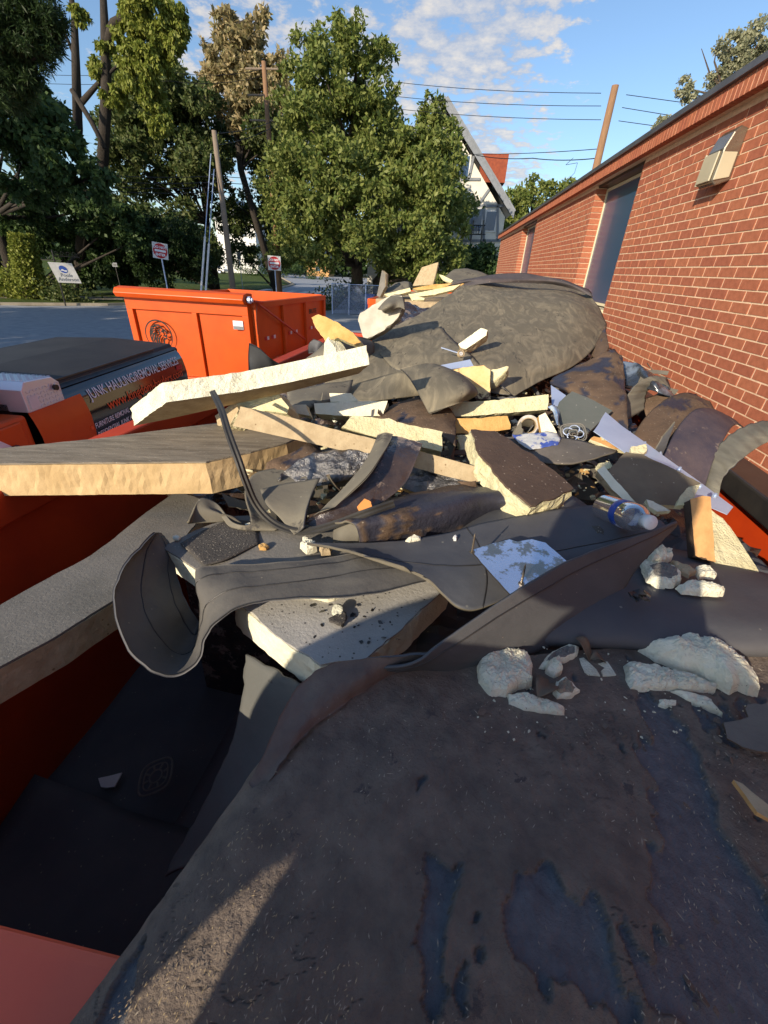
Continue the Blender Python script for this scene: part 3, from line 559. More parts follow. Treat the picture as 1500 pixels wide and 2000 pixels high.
M_.go('stair', BLACKM, fe)
fh = thing('far_house', 'pale distant house glimpsed between the dark trees', 'house', PY(465, 470, 95)*[1, 1, 0]); p = PY(462, 470, 95)
MB().bb((p[0]-4, 95, 0), (p[0]+4, 103, 9)).go('wall', WHITE, fh); MB().prism([(p[0]-4.3, 94.6, 9), (p[0]+4.3, 94.6, 9), (p[0], 94.6, 12.5)], (0, 9, 0)).go('roof', TIMBER, fh)
for dx in (-1.8, 1.6):
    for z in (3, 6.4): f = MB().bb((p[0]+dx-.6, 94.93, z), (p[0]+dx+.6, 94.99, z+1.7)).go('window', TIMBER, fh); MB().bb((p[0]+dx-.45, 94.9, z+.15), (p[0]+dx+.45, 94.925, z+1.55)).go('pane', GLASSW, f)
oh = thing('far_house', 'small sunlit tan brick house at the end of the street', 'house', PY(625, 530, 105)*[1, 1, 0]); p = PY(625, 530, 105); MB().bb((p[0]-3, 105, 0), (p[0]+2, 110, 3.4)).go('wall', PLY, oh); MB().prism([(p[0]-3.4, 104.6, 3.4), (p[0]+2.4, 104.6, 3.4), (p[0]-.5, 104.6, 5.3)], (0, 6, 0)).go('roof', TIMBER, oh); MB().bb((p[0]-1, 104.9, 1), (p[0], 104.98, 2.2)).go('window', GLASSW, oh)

# ---------------------------------------------------------------- poles and cables
def pole(label, top, z0xy, m, r=.15):
    g = np.array([z0xy[0], z0xy[1], 0.]); t = thing('utility_pole', label, 'pole', g); MB().tube([g, (g+top)/2, top], [r*1.15, r, r*.8], 12).go('shaft', m, t, smooth=True); return t
T1 = PY(418, 255, 23); p1 = pole('leaning grey utility pole with guy wires behind the orange trailer', T1, (T1[0], T1[1]), POLEG, .13)
T2 = PY(515, 120, 32); p2 = pole('tall brown utility pole in front of the sparse tan tree', T2, (T2[0], T2[1]), POLE, .16)
T3 = PY(1202, 167, 24); p3 = pole('bare brown utility pole rising behind the brick roof edge', T3, (T3[0], T3[1]), POLE, .17)
for pp, T, n_ in ((p2, T2, 3),):
    for k in range(n_): MB().tube([T-[1.1, 0, .3+k*1.1], T-[-1.1, 0, .3+k*1.1]], .05, 6).go('crossarm', POLEG, pp); 
for k in range(4): MB().tube([T3-[.2, .1, 4.2], T3-[.32, .1, 4.2]], .05, 6).go('insulator', WHITE, p3) if k == 0 else None
def wire(label, pts, r=.014, sag=.0, group=None, tb_=None):
    P = []; r = r*.7
    for a, b_ in zip(pts, pts[1:]):
        for k in range(9): u = k/8; P.append(a*(1-u)+b_*u-[0, 0, 4*sag*u*(1-u)])
    M_ = MB().tube(P, r, 4, False); return tag(M_.go('cable', WIREM), label, 'cable', group)
nm = ['upper', 'middle', 'lower']
for k, (yl, ya, yb, xr) in enumerate(((160, 182, 184, 1330), (188, 207, 209, 1300), (212, 233, 236, 1285))):
    a = PY(560, yl-22, 32); b_ = T3+[-.1, 0, -.35-.75*k]; wire(nm[k]+' of three parallel cables crossing the sky left of the bare pole', [PY(770, yl, 30), PY(1174, yb-2, 24)], .016, .1, 'power lines')
for k, (xa, ya, xb, yb) in enumerate(((1223, 185, 1360, 203), (1215, 210, 1325, 231), (1208, 236, 1285, 246))): wire(nm[k]+' of the short cable spans right of the bare pole', [PY(xa, ya, 24), PY(xb+140, yb+20, 22)], .016, .0, 'power lines')
wire('thick cable running below the roof line to the bare pole', [PY(800, 298, 34), PY(940, 301, 32), PY(1180, 290, 24)], .02, .05)
wire('twisted service cable looping to the pole beside the roof', [PY(930, 303, 32), PY(1040, 309, 28), PY(1175, 308, 24)], .026, .08)
wire('thin service drop cable curling beneath the twisted cable', [PY(1120, 308, 24), PY(1105, 322, 24), PY(1128, 318, 24), PY(1122, 338, 24), PY(1108, 352, 24)], .012)
for k, yy in enumerate((340, 352, 362, 371)): wire(('first', 'second', 'third', 'fourth')[k]+' from the top of four low cables between the two left poles', [PY(160, yy-3, 24), T1*[1, 1, 0]+[0, 0, PY(430, yy+3, 23)[2]], PY(533, yy+1, 30), PY(660, yy, 34)], .02, .12, 'low cables')
wire('pale cable running from the grey pole to the tall brown pole', [T1-[0, 0, .1], PY(530, 238, 32)], .022, .1); wire('second pale cable just under the first near the pole tops', [T1-[0, 0, .5], PY(530, 250, 32)], .022, .1)
wire('cable crossing the sky behind the tall double trunked tree', [PY(-40, 136, 30), PY(330, 140, 31), T2-[0, 0, .3]], .016, .2); wire('lower cable crossing behind the tall double trunked tree', [PY(-40, 153, 30), PY(330, 158, 31), PY(515, 148, 32)], .016, .2)
for a, b_, l_ in (((412, 300), (393, 566), 'left'), ((418, 330), (402, 566), 'right')):
    q0, q1 = PY(*a, 22.8), PY(*b_, 21.); q1 = PZ(b_[0]+(-2 if l_ == 'left' else 0), 590, 0) if False else q1; g = thing('guy_wire', l_+' guy wire with a pale guard beside the leaning grey pole', 'guy wire', q1*[1, 1, 0])
    d = nrm(q1-q0); e_ = q1+d*((q1[2])/(-d[2])); MB().tube([q0, e_], .018, 5).go('cable', STEEL, g); MB().tube([q0+(e_-q0)*.48, e_], .045, 6).go('guard', WHITE, g)

# ---------------------------------------------------------------- signs
def dne(label, px, py, Y, tilt, sz):
    c = PY(px, py, Y); t = thing('road_sign', label, 'sign', (c[0], c[1]+.03, 0)); fwd = nrm(np.array([-c[0], -c[1], 0])); rx = nrm(np.cross([0, 0, 1], fwd)); up_ = np.array([0, 0, 1.]); Rm = np.stack([rx, fwd*-1, up_], 1); s = sz/2; ct, st_ = math.cos(tilt), math.sin(tilt)
    ax, ay = rx*ct+up_*st_, -rx*st_+up_*ct; g = c*[1, 1, 0]-fwd*.03
    MB().tube([g, c-fwd*.04+[0, 0, s*.8]], .032, 6).go('post', STEEL, t)
    P = [c+ax*a*s+ay*b_*s for a, b_ in ((-1, -1), (1, -1), (1, 1), (-1, 1))]; bevel(MB().prism(P, -fwd*.012).go('plate', WHITE, t), .004)
    cir = [c+fwd*.004+ax*math.cos(k*math.pi/18)*s*.92+ay*math.sin(k*math.pi/18)*s*.92 for k in range(36)]; MB().prism(cir, fwd*.004).go('disc', REDS, t)
    MB().prism([c+fwd*.010+ax*a*s*.72+ay*b_*s*.14 for a, b_ in ((-1, -1), (1, -1), (1, 1), (-1, 1))], fwd*.003).go('bar', DECALW, t)
    L0 = np.array(t.location)
    for st2, oy in (('DO NOT', .30), ('ENTER', -.62)): text(st2, s*.42, DECALW, t, frameM(c+fwd*.010+ay*oy*s-L0, ax, ay), align='CENTER', bold=.006)
    return t
dne('red and white do not enter sign on a leaning post left of the poles', 313, 490, 22, -.12, .66)
dne('red and white do not enter sign at the corner by the tall brown pole', 536, 514, 27, -.02, .72)
c = PY(127, 533, 22.5); t = thing('hanging_sign', 'white sign hanging from a dark scrolled iron bracket by the ivy stump', 'sign', PZ(125, 592, 0)); tl = np.array(t.location); g0 = PY(101, 488, 22.5); g1 = PY(126, 591, 22.5)
MB().tube([g1-[0, 0, .3], g0], .035, 6).go('post', BLACKM, t); fwd = nrm(np.array([-c[0], -c[1], 0])); ax = nrm(np.cross([0, 0, 1], fwd)); ay = nrm(np.array([-.22*ax[0], -.22*ax[1], 1.])); ax2 = nrm(ax+ay*0-np.array([0, 0, .02])); hw, hh = .50, .46
MB().prism([c+ax2*a*hw+ay*b_*hh for a, b_ in ((-1, -1), (1, -1), (1, 1), (-1, 1))], -fwd*.03).go('board', WHITE, t)
M_ = MB(); M_.tube([g0-[0, 0, .25], g0-[0, 0, .27]+ax*1.1], .02, 5)
for k in range(4): M_.tube([g0-[0, 0, .25]+ax*(.12+.25*k)+ax*math.cos(a)*.1*(1-a/9)+np.array([0, 0, 1])*(math.sin(a)*.1*(1-a/9)+.1) for a in np.linspace(0, 7, 14)], .012, 4)
for k in (.3, .8): M_.tube([g0-[0, 0, .27]+ax*k, c+ay*hh+ax2*(k-.55)], .01, 4)
M_.go('bracket', BLACKM, t)
for k, st2 in enumerate(('Poole', 'Anderson')): text(st2, .22, TIMBER, t, frameM(c+fwd*.004+ay*(-.18-.19*k)-tl, ax2, ay), align='CENTER', bold=.004)
MB().prism([c+fwd*.004+ay*.16+ax2*math.cos(a)*.17+ay*math.sin(a)*.17 for a in np.linspace(0, 6.28, 28, endpoint=False)], fwd*.003).go('emblem', BLUE, t)
MB().prism([c+fwd*.009+ay*.12+ax2*a+ay*b_ for a, b_ in ((-.15, -.02), (-.04, .06), (.04, .0), (.15, .0), (.1, -.07), (.0, -.05), (-.06, -.02))], fwd*.002).go('emblem_wave', DECALW, t)
c = PY(224, 517, 27); t = thing('small_sign', 'small dark rectangular sign in front of the hedge', 'sign', c*[1, 1, 0]); MB().box(c, (.32, .02, .22)).go('plate', TIMBER, t); MB().tube([c*[1, 1, 0]+[0, .03, 0], c+[0, .03, 0]], .02, 5).go('post', BLACKM, t); MB().box(c+[0, -.014, .03], (.24, .006, .03)).box(c+[0, -.014, -.03], (.24, .006, .03)).go('print', BLACKM, t)

# ---------------------------------------------------------------- parked car far away
ca = PZ(420, 534, 0); t = thing('parked_car', 'white sedan parked far away beyond the lawn', 'car', ca); S_ = 1.0
prof = [(-2.2, .35), (-2.25, .7), (-2.0, .85), (-1.5, .92), (-.9, 1.38), (.5, 1.42), (1.2, .98), (2.1, .85), (2.25, .6), (2.2, .35)]
bevel(MB().prism([(x, -.85, z) for x, z in prof], (0, 1.7, 0)).go('body', mat('car_white', (.8, .8, .8), None, rough=.2, coat=.5), t, local=True), .06)
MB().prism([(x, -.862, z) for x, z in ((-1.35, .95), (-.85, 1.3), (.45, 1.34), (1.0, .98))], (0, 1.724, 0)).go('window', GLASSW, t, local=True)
for x in (-1.35, 1.35):
    for y in (-.8, .8): wl = MB().tube([(x, y-.1, .33), (x, y+.1, .33)], .33, 16).go('wheel', BLACKM, t, local=True); MB().tube([(x, y-.115, .33), (x, y+.115, .33)], .2, 12).go('rim', STEEL, wl, local=True)
ca2 = thing('street_sign', 'small grey sign on a post beyond the lawn', 'sign', PY(467, 505, 42)*[1, 1, 0]); c = PY(467, 500, 42); MB().tube([c*[1, 1, 0], c], .03, 5).go('post', STEEL, ca2); MB().box(c+[0, -.05, 0], (.35, .03, .6)).go('plate', TIMBER, ca2)
# chain link fence and blue bin under the tree
fn = thing('chain_fence', 'rusty chain link fence under the large tree', 'fence', PZ(712, 602, 0)); F0 = np.array([-6.4, 27, 0.]); F1 = np.array([-3.6, 28.0, 0]); 
for k in range(4):
    p = F0+(F1-F0)*k/3; MB().tube([p, p+[0, 0, 1.65]], .035, 6).go('post', STEEL, fn)
MB().tube([F0+[0, 0, 1.6], F1+[0, 0, 1.6]], .025, 6).go('rail', STEEL, fn); M_ = MB(); D = F1-F0
for k in range(46):
    u = k/46; 
    for s in (1, -1):
        a = F0+D*u+[0, 0, .05]; e_ = F0+D*min(max(u+s*.5, 0), 1)+[0, 0, .05+1.5*abs(min(max(u+s*.5, 0), 1)-u)/.5]; M_.tube([a, e_], .006, 3, False)
tag(M_.go('mesh_wire', STEEL, fn), kind='stuff')
bn = thing('recycling_bin', 'blue bin half hidden behind the chain link fence', 'bin', PY(722, 585, 29)*[1, 1, 0]); p = np.array(bn.location); bevel(MB().prism([p+[-.25, -.25, .05], p+[.25, -.25, .05], p+[.25, .25, .05], p+[-.25, .25, .05]], (0, 0, .95)).go('body', BLUE, bn), .03); MB().box(p+[0, 0, 1.04], (.58, .6, .07)).go('lid', BLUE, bn)

# ============================================================ TRAILERS AND TRUCK
def dump_box(t, P0, P1, P2, P3, zf, zt, mo, mi_, th=.05, rim=.07, rimh=.08, cap=None):
    """P0..P3: outer corners (near left, near right, far right, far left) at plan level"""
    P = [np.array([*p, 0.]) for p in (P0, P1, P2, P3)]; cen = sum(P)/4; names = ('front_wall', 'right_wall', 'back_wall', 'left_wall')
    for i in range(4):
        a, b_ = P[i], P[(i+1) % 4]; d = nrm(b_-a); n = np.cross(d, [0, 0, 1]); n = n if n@(cen-a) > 0 else -n
        e = th if i % 2 else 0
        A_, B_ = a+d*(0 if i % 2 else 0)+d*e, b_-d*e
        MB().prism([A_+[0, 0, zf], B_+[0, 0, zf], B_+n*th+[0, 0, zf], A_+n*th+[0, 0, zf]], (0, 0, zt-zf-rimh)).go(names[i], mo if i in (0, ) else mi_, t)
    return P, cen
# --- near trailer with the heap in it
NT = thing('dump_trailer', 'orange dump trailer heaped with torn roofing right below the camera', 'trailer', (-.05, .1, 0))
n0, n1, n2, n3 = (-1.262, .06), (1.135, -.06), (1.36, 4.22), (-.985, 4.35)
P, cen = dump_box(NT, n0, n1, n2, n3, .8, 2.03, ORANGE_IN, ORANGE_IN, th=.05, rimh=.10)
def rail(name, a, b_, z0, z1, wd, m, t, inn=0.):
    a = np.array([*a, 0.]); b_ = np.array([*b_, 0.]); d = nrm(b_-a); s = np.array([-d[1], d[0], 0]); return bevel(MB().prism([a-s*(wd-inn)+[0, 0, z0], b_-s*(wd-inn)+[0, 0, z0], b_+s*inn+[0, 0, z0], a+s*inn+[0, 0, z0]], (0, 0, z1-z0)).go(name, m, t), .008)
rail('top_rail', (-1.262, .115), n3, 1.93, 2.03, .085, ORANGE_IN, NT)
rail('top_rail', n2, (1.135, .12), 1.95, 2.028, .13, BLACKM, NT, .0)
rail('top_rail', n3, n2, 1.93, 2.034, .07, ORANGE_IN, NT)
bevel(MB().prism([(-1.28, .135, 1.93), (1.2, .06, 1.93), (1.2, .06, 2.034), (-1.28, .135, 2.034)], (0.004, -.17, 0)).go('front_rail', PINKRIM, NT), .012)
MB().prism([(-1.24, .07, .78), (1.14, .0, .78), (1.34, 4.2, .78), (-.97, 4.3, .78)], (0, 0, .03)).go('floor', ORANGE_IN, NT)
for k in range(6):
    y = .5+k*.72; x = -1.262+(y-.06)*.0645; MB().bb((x-.06, y, .8), (x-.001, y+.06, 1.93)).go('rib', ORANGE, NT)
for y in (1.9, 2.75):
    for x in (-1.35, 1.38): wl = MB().tube([(x, y, .38), (x+.2*(1 if x > 0 else -1), y, .38)], .38, 20).go('wheel', BLACKM, NT); MB().tube([(x, y, .38), (x+.21*(1 if x > 0 else -1), y, .38)], .2, 12).go('rim', STEEL, wl)
MB().bb((-.5, -.9, .5), (-.4, .1, .65)).bb((.4, -.9, .5), (.5, .1, .65)).go('tongue', BLACKM, NT)

# --- second trailer, empty
F_ = np.array([-3.30, 7.72, 0]); ex = np.array([-2.27, .02, 0]); ey = np.array([.52, 3.0, 0])
T_ = thing('dump_trailer', 'empty bright orange dump trailer with a black lion emblem on its front', 'trailer', F_)
def W2(a, b_, z): return F_+ex*a+ey*b_+[0, 0, z]
def box2(name, m, a0, a1, b0, b1, z0, z1, bv=.006): return bevel(MB().prism([W2(a0, b0, z0), W2(a1, b0, z0), W2(a1, b1, z0), W2(a0, b1, z0)], (0, 0, z1-z0)).go(name, m, T_), bv)
zt = 2.1
# front wall leaning forward at the top: housing tube, panel, ribs
fo = lambda z: -(z-.55)*.00
bevel(MB().prism([W2(-.01, -.055, 1.93), W2(-.01, -.07, 2.0), W2(-.01, -.055, 2.075), W2(-.01, -.02, 2.1), W2(-.01, .03, 2.09), W2(-.01, .03, 1.93)], ex*1.03).go('tarp_housing', ORANGE, T_), .01)
box2('front_wall', ORANGE, 0, 1, .0, .02, .62, 1.93)
box2('top_band', ORANGE, 0, 1, -.018, -.0005, 1.74, 1.93); box2('corner_post', ORANGE, 0, .05, -.018, -.0005, .62, 1.74); box2('corner_post', ORANGE, .95, 1, -.018, -.0005, .62, 1.74); box2('centre_rib', ORANGE, .42, .46, -.018, -.0005, .62, 1.74)
box2('bottom_band', ORANGE, -.03, 1.03, -.03, -.0006, .5, .62); box2('side_wall', ORANGE, -.012, .012, .02, 1, .62, 1.86); box2('side_wall', ORANGE, .988, 1.012, .02, 1, .62, 1.86); box2('back_wall', ORANGE, 0, 1, .985, 1.0, .62, 1.97)
box2('side_rail', ORANGE, -.035, .012, .02, 1.005, 1.86, 1.955); box2('side_rail', ORANGE, .988, 1.035, .02, 1.005, 1.86, 1.955); box2('floor', ORANGE_IN, .012, .988, .02, .985, .60, .64)
for bb_ in (.02, .34, .66, .975): box2('side_rib', ORANGE, -.035, -.0125, bb_, bb_+.025, .62, 1.86)
box2('fender', ORANGE, -.16, -.0127, .1, .92, .92, .97)
MB().tube([W2(-.013, -.02, 2.0), W2(-.035, -.02, 2.0)], .055, 14).tube([W2(-.035, -.02, 2.0), W2(-.05, -.02, 2.0)], .03, 8).go('tarp_crank', STEEL, T_)
MB().tube([W2(-.045, .0, 1.98), W2(-.06, .07, 1.95)], .02, 6).tube([W2(-.05, .03, 1.94), W2(-.05, .60, 1.15)], .017, 6).go('tarp_arm', ORANGE_IN, T_); MB().tube([W2(-.05, .02, 1.93), W2(-.05, .0, 1.7), W2(-.05, .0, 1.45)], .006, 5).go('strap', BLACKM, T_)
for k, bb_ in enumerate((.12, .20, .42, .50, .74, .80)): box2('reflector', REDS, -.0165, -.0128, bb_, bb_+.022, 1.30, 1.36, .001); box2('reflector', WHITE, -.0165, -.0128, bb_+.025, bb_+.047, 1.30, 1.36, .001)
sk = box2('sticker', DECALW, .045, .125, -.0245, -.019, 1.52, 1.66, .001); sk['label'] = 'warning sticker with grey text block'
box2('sticker_print', TIMBER, .048, .122, -.027, -.025, 1.525, 1.575, .001)
# lion emblem: ring and mane strokes, black print on the panel
O_ = W2(.765, -.022, 1.33); exn = nrm(-ex); M_ = MB()
def dec(pts, th=.003): M_.prism([O_+exn*a+np.array([0, 0, b_]) for a, b_ in pts], np.array([0, -th, 0]))
R1, R2 = .262, .247
for k in range(40):
    a0, a1 = [R(-40+k*260/40+(0)) for k in (k, k+1)]
    if 0: pass
    wd = .020*math.sin(min(1, (k+1)/40)*math.pi)**.5+.004
    dec([(R1*math.cos(a0), R1*math.sin(a0)), (R1*math.cos(a1), R1*math.sin(a1)), ((R1-wd)*math.cos(a1), (R1-wd)*math.sin(a1)), ((R1-wd)*math.cos(a0), (R1-wd)*math.sin(a0))])
def stroke(pts, w0):
    P_ = [np.array(p) for p in pts]; n = len(P_); l_ = []; r2 = []
    for i, p in enumerate(P_):
        d = nrm(P_[min(i+1, n-1)]-P_[max(i-1, 0)]); s = np.array([-d[1], d[0]])*w0*math.sin(math.pi*(i+.35)/(n-.3)); l_.append(p+s); r2.append(p-s)
    for i in range(n-1): dec([l_[i], l_[i+1], r2[i+1], r2[i]])
for s in ([(-.10, .10), (-.04, .17), (.04, .17), (.09, .12)], [(-.15, .06), (-.12, .13), (-.05, .15), (.02, .13)], [(-.17, -.02), (-.155, .05), (-.10, .10), (-.03, .11)], [(-.16, -.10), (-.16, -.01), (-.11, .06), (-.05, .08)], [(-.13, -.17), (-.145, -.08), (-.10, .02), (-.05, .05)], [(-.08, -.21), (-.11, -.10), (-.07, -.01), (-.02, .03)], [(-.03, -.22), (-.06, -.13), (-.045, -.05), (.0, .0)], [(.03, -.2), (-.01, -.12), (-.01, -.06), (.03, -.02)],
          [(.06, .13), (.11, .10), (.15, .07), (.165, .035)], [(.05, .06), (.09, .065), (.12, .055)], [(.165, .035), (.15, .0), (.12, -.01), (.08, .0)], [(.15, -.01), (.14, -.05), (.10, -.06), (.07, -.03)], [(.10, -.06), (.08, -.12), (.04, -.18)], [(.0, .08), (.03, .05), (.02, .0)], [(.04, .11), (.02, .08), (-.01, .09)], [(.12, .09), (.10, .075), (.07, .09)]): stroke(s, .017)
M_.go('lion_emblem', DECALK, T_)
for bb_ in (.3, .62):
    for a_ in (-.09, 1.09): wl = MB().tube([W2(a_-.05, bb_, .38), W2(a_+.05, bb_, .38)], .38, 18).go('wheel', BLACKM, T_); MB().tube([W2(a_-.055, bb_, .38), W2(a_+.055, bb_, .38)], .2, 12).go('rim', STEEL, wl)
tl = np.array(T_.location); text('BRUTE', .13, BRONZE, T_, frameM(W2(-.014, .74, 1.62)-tl, nrm(ey), (0, 0, 1)), bold=.003)

# --- far trailer behind the heap
T3_ = thing('dump_trailer', 'orange dump trailer filled with old insulation boards beyond the heap', 'trailer', (.6, 8.6, 0)); c3 = PZ(722, 583, 2.1)
q0 = (c3[0], c3[1]); q1 = (c3[0]+2.3, c3[1]+.1); q2 = (c3[0]+2.75, c3[1]+4.2); q3 = (c3[0]+.3, c3[1]+4.1)
dump_box(T3_, q0, q1, q2, q3, .6, 2.1, ORANGE, ORANGE_IN, th=.05, rimh=.1)
for a, b_ in ((q0, q1), (q1, q2), (q2, q3), (q3, q0)): rail('top_rail', a, b_, 2.0, 2.1, .06, ORANGE, T3_, .02)
MB().bb((q0[0]-.02, q0[1]-.05, .62), (q0[0]+.12, q0[1]-.0, 2.0)).go('corner_post', ORANGE, T3_); MB().bb((q0[0]+.12, q0[1]-.04, 1.8), (q1[0], q1[1]-.11, 1.9)).go('stiffener', ORANGE, T3_); MB().bb((q0[0]+.12, q0[1]-.04, .62), (q1[0], q1[1]-.11, .8)).go('stiffener', ORANGE, T3_)
MB().bb((q0[0]+.1, q0[1]+.1, .6), (q1[0]-.1, q2[1]-.1, .65)).go('floor', ORANGE_IN, T3_)
for y in (1.5, 2.5):
    for x in (-.25, 2.6): wl = MB().tube([(q0[0]+x, q0[1]+y, .38), (q0[0]+x+.2, q0[1]+y, .38)], .38, 18).go('wheel', BLACKM, T3_); MB().tube([(q0[0]+x-.01, q0[1]+y, .38), (q0[0]+x+.21, q0[1]+y, .38)], .2, 12).go('rim', STEEL, wl)

# --- pickup with printed side
def pickup(label, Tc, ang, full=True):
    """local frame: x forward (to the cab), y towards the printed side, z up; origin at the tailgate corner of that side"""
    t = thing('pickup_truck', label, 'truck', (*Tc[:2], .08), rotz=ang); ZB_ = 1.48; W = 1.78; Lb = 2.62
    sec = [(0.00, .62), (.03, .80), (.055, 1.0), (.055, 1.18), (.02, 1.34), (-.03, 1.43), (-.10, 1.462)]      # (outward, z)
    def side(x0, x1, m, name, z0=.62, z1=1.47, off=0.):
        V = []; F = []; zs = np.linspace(z0, z1, 12); xs = np.linspace(x0, x1, 9)
        for x in xs:
            for z in zs: V.append((x, float(np.interp(z, [s[1] for s in sec], [s[0] for s in sec]))+off, z))
        for i in range(8):
            for j in range(11): F.append((i*12+j, (i+1)*12+j, (i+1)*12+j+1, i*12+j+1))
        return obj(name, V, F, m, t, local=True, smooth=True)
    side(.02, Lb, BLACKP, 'bed_side'); 
    bevel(MB().bb((.02, -W, .55), (Lb, -.12, 1.44)).bb((.02, -W-.05, .6), (Lb, -W+.01, 1.44)).go('bed', BLACKP, t, local=True), .02)
    bevel(MB().bb((-.03, -W+.02, .6), (.018, -.04, 1.46)).go('tailgate', BLACKP, t, local=True), .03)
    cv = MB().prism([(.0, -.09, 1.462), (.0, -.11, 1.50), (.0, -W/2, 1.535), (.0, -W+.11, 1.50), (.0, -W+.09, 1.462)], (Lb-.42, 0, 0)).go('tonneau_cover', VINYL, t, local=True); bevel(cv, .015)
    MB().tube([(.45, -.1, 1.5), (Lb-.45, -.1, 1.5)], .012, 5).go('cover_rail', BLACKM, t, local=True)
    # toolbox of chequer plate
    tbx = bevel(MB().prism([(Lb-.40, .03, 1.36), (Lb-.40, .03, 1.52), (Lb-.33, .03, 1.58), (Lb-.05, .03, 1.60), (Lb, .03, 1.54), (Lb, .03, 1.36)], (0, -W-.02, 0)).go('toolbox', ALU, t, local=True), .008)
    M_ = MB(); g = random.Random(3)
    for i in range(9):
        for j in range(54):
            x = Lb-.34+i*.034; y = -.0-j*.033; M_.box((x, y, 1.5825+(x-Lb+.34)*.07), (.022, .0065, .004), rz=R(45) if (i+j) % 2 else R(-45))
    for i in range(11):
        for k in range(5): M_.box((Lb-.38+i*.034, .0325, 1.385+k*.033), (.022, .004, .0065), M3=np.array(Matrix.Rotation(R(45 if (i+k) % 2 else -45), 3, 'Y')))
    tag(M_.go('plate_pattern', ALU, tbx, local=True), kind='stuff')
    MB().tube([(Lb-.10, .03, 1.49), (Lb-.10, .055, 1.49)], .028, 12).go('lock', STEEL, tbx, local=True) if False else MB().tube([(Lb-.33, .03, 1.49), (Lb-.33, .055, 1.49)], .024, 12).go('lock', BRONZE, tbx, local=True)
    MB().bb((Lb-.12, .031, 1.38), (Lb-.03, .036, 1.48)).go('label_plate', WHITE, tbx, local=True)
    side(Lb-.62, Lb-.001, ORANGE, 'orange_panel', .62, 1.36, .004)
    side(.01, Lb, BLACKM, 'bed_rail', 1.44, 1.468, .012)
    # cab
    cp = [(Lb+.03, .6), (Lb+.03, 1.42), (Lb+.12, 1.95), (Lb+.3, 2.0)] ; cz_ = [(Lb+.03, .55), (Lb+.03, 1.40), (Lb+.10, 1.86), (Lb+.35, 1.94), (Lb+1.7, 1.94), (Lb+2.4, 1.42), (Lb+3.5, 1.28), (Lb+3.6, 1.0), (Lb+3.6, .55)]
    if full:
        bevel(MB().prism([(x, .02, z) for x, z in cz_[:1]+[(Lb+.03, 1.36), (Lb+2.5, 1.36), (Lb+3.5, 1.25), (Lb+3.6, 1.0), (Lb+3.6, .55)]], (0, -W-.06, 0)).go('cab', ORANGE, t, local=True), .03)
        bevel(MB().prism([(Lb+.05, -.14, 1.36), (Lb+.25, -.22, 1.94), (Lb+1.6, -.22, 1.94), (Lb+2.3, -.14, 1.36)], (0, -W+.28, 0)).go('roof', ORANGE, t, local=True), .05)
        bevel(MB().bb((Lb+.12, .022, .62), (Lb+1.2, .045, 1.33)).go('door', ORANGE, t, local=True), .02)
        d_ = bpy.data.objects[[o.name for o in bpy.data.objects if o.name.startswith('door') and o.parent == t][0]]
        bevel(MB().bb((Lb+.25, .05, 1.14), (Lb+.55, .09, 1.19)).go('handle', BLACKM, d_, local=True), .01)
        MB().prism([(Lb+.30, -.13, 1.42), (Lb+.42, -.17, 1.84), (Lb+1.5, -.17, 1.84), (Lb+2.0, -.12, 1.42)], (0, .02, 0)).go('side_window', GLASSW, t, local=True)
        MB().prism([(Lb+.4, .046, 1.30), (Lb+.75, .046, 1.30), (Lb+.25, .046, .95), (Lb+.14, .046, 1.05)], (0, .003, 0)).go('white_stripe', DECALW, t, local=True)
    for x in (.75, Lb+2.8):
        for y in (-.03, -W+.03): wl = MB().tube([(x, y-.12, .32), (x, y+.12, .32)], .4, 20).go('wheel', BLACKM, t, local=True); MB().tube([(x, y-.13, .32), (x, y+.13, .32)], .24, 14).go('rim', STEEL, wl, local=True)
    return t, Lb, sec
Tc = np.array([-3.42, 5.58, 0]); ang = math.atan2(-2.59, .17)
pt, Lb, sec = pickup('orange and black pickup truck with a vinyl bed cover and white lettering on its side', (Tc[0], Tc[1]), ang)
def put(s, xa, xb, z, size, m, bold=.0):                  # lettering reads from the cab to the tailgate, fitted between two points of the side
    dy = float(np.interp(z, [q[1] for q in sec], [q[0] for q in sec])); dy2 = float(np.interp(z+size*.7, [q[1] for q in sec], [q[0] for q in sec])); yv = (0, dy2-dy, size*.7)
    o = text(s, size, m, pt, frameM(np.array([xa, max(dy, dy2)+.010, z]), (-1, 0, 0), yv), 'lettering', .0006, bold)
    v = [q.co.x for q in o.data.vertices]; w0 = max(v)-min(v); k = abs(xa-xb)/w0
    for q in o.data.vertices: q.co.x = xa+(q.co.x-xa)*k
put('JUNK HAULING/REMOVAL SERVICES', Lb-.70, .16, 1.285, .135, DECALW, .0004)
put('www.kingdom-haulers.com', Lb-.88, .16, 1.13, .145, DECALO, .0004)
for k, (s, l_) in enumerate((('FURNITURE REMOVAL', .56), ('RESIDENTIAL JUNK HAULING', .80), ('STORM DEBRIS CLEAN-UP', .74), ('HOUSE CLEAN-OUT', .56))):
    z = 1.02-k*.088; put(s, Lb-.62, Lb-.62-l_, z, .074, DECALW, .0003); dy = float(np.interp(z, [q[1] for q in sec], [q[0] for q in sec]))
    MB().tube([(Lb-.575, dy+.004, z+.024), (Lb-.575, dy+.014, z+.024)], .018, 10).go('bullet', DECALO, pt, local=True)
MB().tube([(1.05, .05, 1.06), (1.05, .062, 1.06)], .095, 22).go('fuel_door', BLACKP, pt, local=True); side_r = MB().bb((.12, .045, 1.22), (.26, .05, 1.27)).go('tail_badge', REDS, pt, local=True)
# second pickup, of which only the bed shows between the trailers

